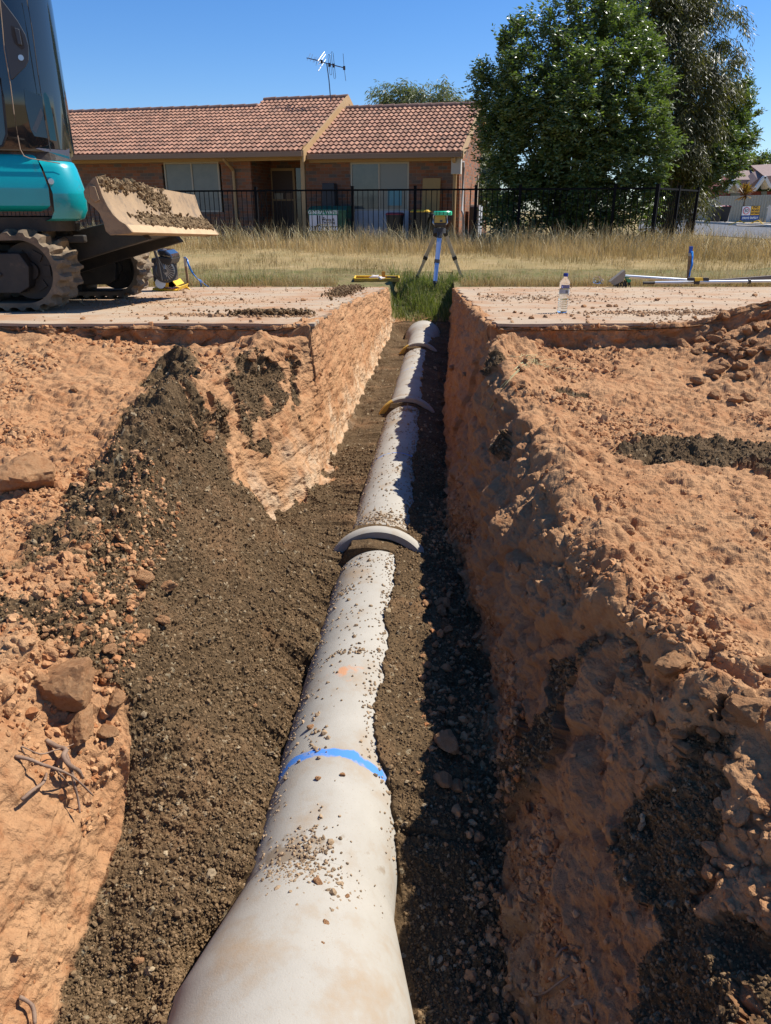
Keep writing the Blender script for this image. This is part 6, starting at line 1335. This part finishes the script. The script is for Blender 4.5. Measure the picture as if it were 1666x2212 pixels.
rootpath([(90, 1300), (170, 1315), (260, 1350), (340, 1375), (430, 1415), (490, 1465), (560, 1535)], [0, .03, .05, .06, .06, .06, .05], .0042, .0016, 'long thin root arching across the left wall face')
rootpath([(280, 1205), (340, 1240), (395, 1260), (380, 1300), (420, 1355), (470, 1385), (492, 1425)], [0, .02, .04, .05, .05, .05, .03], .0060, .0045, 'thick kinked root hanging from the left wall')
rootpath([(385, 1270), (410, 1320), (432, 1400), (450, 1480), (470, 1560), (480, 1640)], [.03, .04, .045, .05, .05, .04], .0045, .002, 'root hanging straight down beside the kinked one')
rootpath([(150, 1290), (130, 1240), (240, 1285), (330, 1262), (395, 1245), (450, 1220)], [0, .02, .03, .03, .03, .02], .0016, .001, 'hair thin root crossing above the kinked one')
rootpath([(130, 1560), (200, 1500), (262, 1455), (280, 1400)], [.02, .03, .03, 0], .004, .0025, 'short dark root below the long thin one')
rootpath([(340, 1385), (385, 1430), (420, 1480)], [.05, .03, .0], .0022, .0012, 'side shoot of the long thin root')
rootpath([(75, 870), (125, 905), (135, 975)], [.01, .03, .03], .004, .0035, 'root stub poking out at the bottom left corner', crop=(0, 2500, 1.19))
rootpath([(345, 2070), (400, 2060), (470, 2010), (520, 1975)], [.0, .012, .015, 0], .0028, .0018, 'thin root sticking out of the shaded right wall', crop=(1500, 1850, 1.505))
rootpath([(455, 1885), (480, 1850), (515, 1835)], [.012, .015, 0], .003, .002, 'short root tip above the thin root on the right wall', crop=(1500, 1850, 1.505))
rootpath([(640, 2212), (625, 2140), (610, 2110)], [.01, .015, 0], .004, .003, 'reddish root at the bottom of the right wall', crop=(1500, 1850, 1.505))
M_straw = mat('straw', (.45, .38, .20), (.30, .28, .12), scale=20, rough=.7)
for k, (a_, lb_) in enumerate([([(240, 640), (300, 540), (370, 440), (440, 370), (480, 340)], 'long dry grass stem trailing down the right wall'), ([(330, 470), (400, 400), (460, 350), (520, 350)], 'dry grass stem beside the long trailing one'), ([(400, 380), (470, 330), (560, 360), (680, 370), (760, 375)], 'dry stem lying towards the right over the crest')]):
    rootpath(a_, [.0, .02, .03, .02, 0][:len(a_)], .0022, .0012, lb_, 'grass_stem', (1400, 950, 1.5145), 'stem', M_straw, 5)
rr = random.Random(31)
for k in range(14):
    x0, y0 = rr.uniform(440, 560), rr.uniform(290, 350)
    rootpath([(x0, y0), (x0 + rr.uniform(-60, 60), y0 + rr.uniform(-10, 30)), (x0 + rr.uniform(-110, 110), y0 + rr.uniform(0, 60))], [.01, .03, .005], .0013, .0008, 'dry stalk in the torn grass clump on the right crest', 'grass_stem', (1400, 950, 1.5145), 'stem', M_straw, 4)
for o in list(COL.objects):
    if o.get('label') == 'dry stalk in the torn grass clump on the right crest': o['group'] = 'stalks of the torn grass clump'
# ================================================================ across the street
def T7(zx, zy, Y): return PY((2200 + zx / 5.553) * .6664, (480 + zy / 5.553) * .6664, Y)
def FG(zx, zy, z=-.13):
    p = PZ((2200 + zx / 5.553) * .6664, (480 + zy / 5.553) * .6664, z); return p
M_redb = mat('red_brick_far', (.16, .035, .025), (.20, .05, .035), scale=6, rough=.9); M_greyt = mat('grey_tile', (.20, .13, .11), (.27, .19, .17), scale=6, rough=.85, stretch=(1, 1, 6)); M_cbond = mat('sage_steel', (.40, .39, .32), (.36, .355, .29), scale=3, rough=.5)
M_white = mat('white_paint', (.72, .69, .62), rough=.6)
# sage steel fence
YF = 62
cf = thing('steel_fence', 'pale sage steel panel fence across the street', 'fence', T7(1000, 1190, YF))
def panel(zx0, zy0, zx1, zy1, Y0, Y1):
    a_, b_ = T7(zx0, zy0, Y0), T7(zx1, zy1, Y1); zb = -.25; n = max(2, int((b_ - a_).length / .19)); q = MB(); V = []
    for k in range(n * 4 + 1):
        t = k / (n * 4); p = a_.lerp(b_, t); o = (0, 0, .05, .05)[k % 4]; V.append((q.bm.verts.new((p.x, p.y - o, zb)), q.bm.verts.new((p.x, p.y - o, p.z))))
    for k in range(len(V) - 1): q.bm.faces.new((V[k][0], V[k + 1][0], V[k + 1][1], V[k][1]))
    o = q.build('panel', M_cbond, cf); s = o.modifiers.new('Solidify', 'SOLIDIFY'); s.thickness = .02
    q = MB(); q.bar(a_, b_, .07, .06); q.build('rail', M_cbond, cf)
for a in ((-200, 950, 340, 950), (340, 950, 610, 932), (610, 932, 755, 872), (755, 872, 1110, 864), (1110, 864, 1400, 856), (1400, 856, 1700, 846), (1700, 846, 2300, 835)): panel(*a, YF, YF)
# houses
def gable(name, label, cat_parts, Y):
    return thing(name, label, 'house', T7(*cat_parts, Y))
hA = gable('brick_house', 'far brick house with two white gables and grey tiled roofs behind the sage fence', (1200, 1000), 72)
q = MB(); q.prism([T7(860, 780, 72), T7(2200, 780, 72), T7(2200, 960, 72), T7(860, 960, 72)], (0, 8, 0)); q.build('wall', M_redb, hA)
q = MB(); q.prism([T7(870, 790, 71.2), T7(1010, 575, 71.2), T7(1085, 745, 71.2), T7(1085, 800, 71.2), T7(930, 812, 71.2), T7(930, 790, 71.2)], (0, .3, 0)); q.build('gable_panel', M_cream, hA)
q = MB(); q.bar(T7(855, 785, 71), T7(1000, 578, 71), .35, .22); q.bar(T7(1000, 578, 71), T7(1088, 748, 71), .35, .24); q.build('barge_board', M_white, hA)
q = MB(); q.prism([T7(1000, 568, 71.1), T7(1420, 568, 71.1), T7(1390, 700, 71.1), T7(1370, 742, 71.1), T7(1085, 748, 71.1)], (0, 1.5, .8)); q.build('roof', M_greyt, hA)
q = MB(); q.prism([T7(1270, 680, 70.5), T7(1420, 560, 70.5), T7(1520, 525, 70.5), T7(1480, 600, 70.5), T7(1385, 735, 70.5), T7(1290, 735, 70.5)], (0, 1.2, .6)); q.build('roof', M_greyt, hA)
q = MB(); q.prism([T7(1545, 505, 70), T7(2100, 470, 70), T7(2100, 690, 70), T7(1640, 690, 70)], (0, 3, 1)); q.build('roof', M_greyt, hA)
q = MB(); q.prism([T7(1510, 740, 69.8), T7(1510, 650, 69.8), T7(1545, 540, 69.8), T7(1610, 690, 69.8), T7(1600, 740, 69.8)], (0, .3, 0)); q.build('gable_panel', M_cream, hA)
q = MB(); q.bar(T7(1290, 738, 69.5), T7(1380, 738, 69.5), .3, .3); q.bar(T7(1375, 745, 69.5), T7(1545, 515, 69.5), .35, .24); q.bar(T7(1545, 515, 69.5), T7(1640, 700, 69.5), .35, .24); q.bar(T7(1640, 695, 69.5), T7(2100, 695, 69.5), .3, .3); q.build('barge_board', M_white, hA)
q = MB(); q.prism([T7(935, 815, 71.9), T7(1110, 803, 71.9), T7(1110, 865, 71.9), T7(935, 865, 71.9)], (0, .05, 0)); q.prism([T7(1490, 785, 71.9), T7(1590, 775, 71.9), T7(1590, 850, 71.9), T7(1490, 850, 71.9)], (0, .05, 0)); q.build('window', M_win, hA)
hB = gable('brick_house', 'dark red two storey gable house behind the other far house', (1000, 900), 84)
q = MB(); q.prism([T7(560, 1000, 84), T7(560, 780, 84), T7(820, 620, 84), T7(1180, 465, 84), T7(1400, 575, 84), T7(1400, 1000, 84)], (0, 6, 0)); q.build('wall', M_redb, hB)
q = MB(); q.bar(T7(1030, 545, 83.8), T7(1185, 458, 83.8), .4, .16); q.bar(T7(1185, 458, 83.8), T7(1380, 560, 83.8), .4, .16); q.build('barge_board', M_white, hB)
q = MB(); q.prism([T7(960, 500, 84.5), T7(1180, 440, 84.5), T7(1185, 456, 83.9), T7(1030, 548, 83.9), T7(940, 590, 83.9)], (0, .5, .1)); q.build('roof', M_greyt, hB)
# bins across the street
pb = FG(615, 1350); wheelie(0, .58, 0, 0, 0, M_bin, M_bin, 'all dark wheelie bin, the left of two across the street', loc=(pb.x, pb.y, -.14), h=1.02, rz=.1)
pb = FG(715, 1338); wheelie(0, .62, 0, 0, 0, M_bin, M_lidr, 'maroon lidded wheelie bin, the right of two across the street', loc=(pb.x, pb.y - .6, -.14), h=1.06, rz=-.1)
# road sign
pS = FG(1275, 1385, -.12); YS_ = pS.y; sg = thing('road_sign', 'portable road work sign board on yellow legs across the street', 'road sign', (pS.x, YS_, -.12))
pl_ = (T7(1143, 1045, YS_), T7(1478, 1035, YS_), T7(1440, 1298, YS_), T7(1108, 1308, YS_))
xa = (pl_[1] - pl_[0]).normalized(); za_ = (pl_[0] - pl_[3]); za_.y = .10; 
Wd = (pl_[1] - pl_[0]).length; Hd = (pl_[0] - pl_[3]).length; org = pl_[3].copy()
up_ = (pl_[0] - pl_[3]).normalized(); nrm = Vector((0, -1, 0))
def spt(u, v, o=0): return org + (pl_[2] - pl_[3]) * u + (pl_[0] - pl_[3]) * v + nrm * o
def quad(u0, u1, v0, v1, o, th, name, m, par): q = MB(); q.prism([spt(u0, v0, o), spt(u1, v0, o), spt(u1, v1, o), spt(u0, v1, o)], (0, th, 0)); return q.build(name, m, par)
bd = quad(0, 1, 0, 1, .0, .03, 'board', M_blk, sg)
quad(.03, .485, .37, .975, .012, .01, 'speed_panel', mat('sign_face_white', (.75, .74, .72), rough=.5), bd); quad(.515, .975, .37, .975, .012, .01, 'work_panel', mat('sign_orange', (.80, .42, .02), rough=.5), bd); quad(.02, .98, .02, .34, .012, .01, 'blue_panel', mat('sign_blue', (.01, .06, .25), rough=.5), bd)
q = MB(); cc = spt(.255, .675, .018); rr0 = Hd * .25
for r_, dpt, nm, mm_ in ((rr0, .006, 'red_ring', mat('sign_red', (.55, .03, .03), rough=.5)), (rr0 * .80, .010, 'ring_face', bpy.data.materials['sign_face_white'])):
    q = MB(); q.cyl(cc, cc - Vector((0, dpt, 0)), r_, n=40); q.build(nm, mm_, bd)
shear = Matrix(((1, 0, (pl_[0] - pl_[3]).x / (pl_[0] - pl_[3]).z, 0), (0, 1, 0, 0), (0, 0, 1, 0), (0, 0, 0, 1)))
def stx(body, u, v, size, m, sq=1.0): 
    p = spt(u, v, .032); return text('lettering', body, size, m, bd, Matrix.Translation(p) @ shear @ Matrix.Rotation(R(90), 4, 'X') @ Matrix.Diagonal((sq, 1, 1, 1)), ext=.001)
stx('50', .255, .675, Hd * .33, M_txb, .95); stx('END', .745, .88, Hd * .20, M_txb); stx('ROAD', .745, .68, Hd * .20, M_txb); stx('WORK', .745, .48, Hd * .20, M_txb); stx('DRIVE SAFELY', .5, .17, Hd * .20, M_txw, .95)
for (u, dx) in ((0, -.45), (0, .38), (.97, -.40), (.97, .28)):
    q = MB(); a_ = spt(u, 0, 0); q.bar(a_, (a_.x + dx, YS_ + (.3 if dx < 0 else -.25), -.13), .045); q.build('leg', M_yelp, sg)
# cordyline
YK = 52; kp = T7(1175, 1035, YK); ck = thing('cordyline', 'spiky reddish cordyline palm in front of the sage fence', 'plant', (kp.x, YK, -.2))
q = MB(); tpk = T7(1200, 850, YK); q.tube([(kp.x - .05, YK, -.2), kp, tpk], [.09, .07, .06], n=8); q.build('trunk', M_bark, ck)
rg = np.random.default_rng(3); n = 150; az = rg.uniform(0, 2 * np.pi, n); el = rg.uniform(-.5, 1.45, n); hL = rg.uniform(.8, 1.25, n)
d_ = np.stack([np.cos(az) * np.cos(el), np.sin(az) * np.cos(el), np.sin(el)], 1); o_ = np.array(tpk[:]) + d_ * .06; sd_ = np.cross(d_, [0, 0, 1.]); sd_ /= np.linalg.norm(sd_, axis=1, keepdims=True)
V = np.stack([o_ - sd_ * .03, o_ + sd_ * .03, o_ + d_ * hL[:, None] * .6 + sd_ * .04, o_ + d_ * hL[:, None] * .6 - sd_ * .04, o_ + d_ * hL[:, None] - [0, 0, .18]], 1).reshape(-1, 3)
F_ = np.concatenate([[[5 * i, 5 * i + 1, 5 * i + 2, 5 * i + 3], [5 * i + 3, 5 * i + 2, 5 * i + 4, 5 * i + 4]] for i in range(n)]); F_ = F_[::1]
fq = np.array([f for f in F_ if f[2] != f[3]]); me = npmesh('crown', V, fq, False, np.repeat(rg.random(n), 5)); ft = [(5 * i + 3, 5 * i + 2, 5 * i + 4) for i in range(n)]
link('crown', me, ck, leaf_mat('cordyline_leaf', (.13, .045, .02), (.30, .18, .03), rough=.5, tr=.25))
# picket fence bits
for (z0x, z1x, zt_, zb_, lab) in ((690, 905, 1068, 1250, 'short weathered white picket fence behind the street bins'), (1590, 1900, 1040, 1210, 'white picket fence at the right edge of the view')):
    Yp = 58; t = thing('picket_fence', lab, 'fence', (T7(z0x, zb_, Yp).x, Yp, -.2)); k = z0x
    while k < z1x:
        q = MB(); a_ = T7(k, zb_, Yp); b_ = T7(k, zt_ + 12 * math.sin(k * .02), Yp); q.prism([(a_.x, Yp, -.2), (a_.x + .10, Yp, -.2), (a_.x + .10, Yp, b_.z), (a_.x + .05, Yp, b_.z + .1), (a_.x, Yp, b_.z)], (0, .02, 0)); q.build('picket', M_white, t); k += 24
    q = MB(); q.bar(T7(z0x, zt_ + 30, Yp + .04), T7(z1x, zt_ + 30, Yp + .04), .05, .08); q.bar(T7(z0x, zb_ - 40, Yp + .04), T7(z1x, zb_ - 40, Yp + .04), .05, .08); q.build('rail', M_white, t)
q = MB(); p0_ = FG(1360, 1370); q.box((p0_.x, p0_.y, -.08), (1.5, 1.0, .05), rz=.1); props(q.build('pit_cover', M_kerb), 'pale concrete pit cover under the road sign', 'cover')
# far trees
random.seed(9)
for i, (px, py, rx, ry_, Y, m_) in enumerate([(1590, 400, 22, 45, 105, 0), (1612, 372, 20, 32, 110, 0), (1632, 385, 20, 40, 104, 1), (1655, 368, 22, 30, 112, 0), (1680, 376, 22, 40, 106, 0), (1645, 410, 20, 25, 98, 1), (1565, 420, 22, 40, 108, 0), (1700, 372, 25, 36, 112, 0)]):
    lab = ['dark far tree just right of the street trees', 'far tree with a rounded crown above the two storey gable', 'yellow green far tree above the grey roofs', 'far tree at the right edge behind the houses', 'far tree cut off by the right edge', 'low yellowish far tree behind the grey roof', 'far tree mostly hidden behind the bright green tree', 'far tree beyond the right edge'][i]
    simple_tree(lab, [PP(px + random.uniform(-6, 6), py + random.uniform(-8, 8), rx * .6, ry_ * .5, Y) for _ in range(5)] + [PP(px, py + 25, rx, ry_, Y)], (PY(px, 450, Y).x, Y, -.2), 1500, 60 + i, (M_ash, M_pale)[m_] if m_ == 0 else M_euc, (.42, .13), name='far_tree', droop=.1, comp=4, inner=.5, group='trees beyond the far houses', r0=.15)
# long grass beyond the street
x = rg.uniform(28, 44, 3000); y = rg.uniform(50, 60, 3000); blades('far_grass', np.stack([x, y, -.2 + 0 * x], 1), rg.uniform(.2, .55, 3000), np.full(3000, .03), M_gr, 71, .4, 'long dry grass in front of the sage fence')
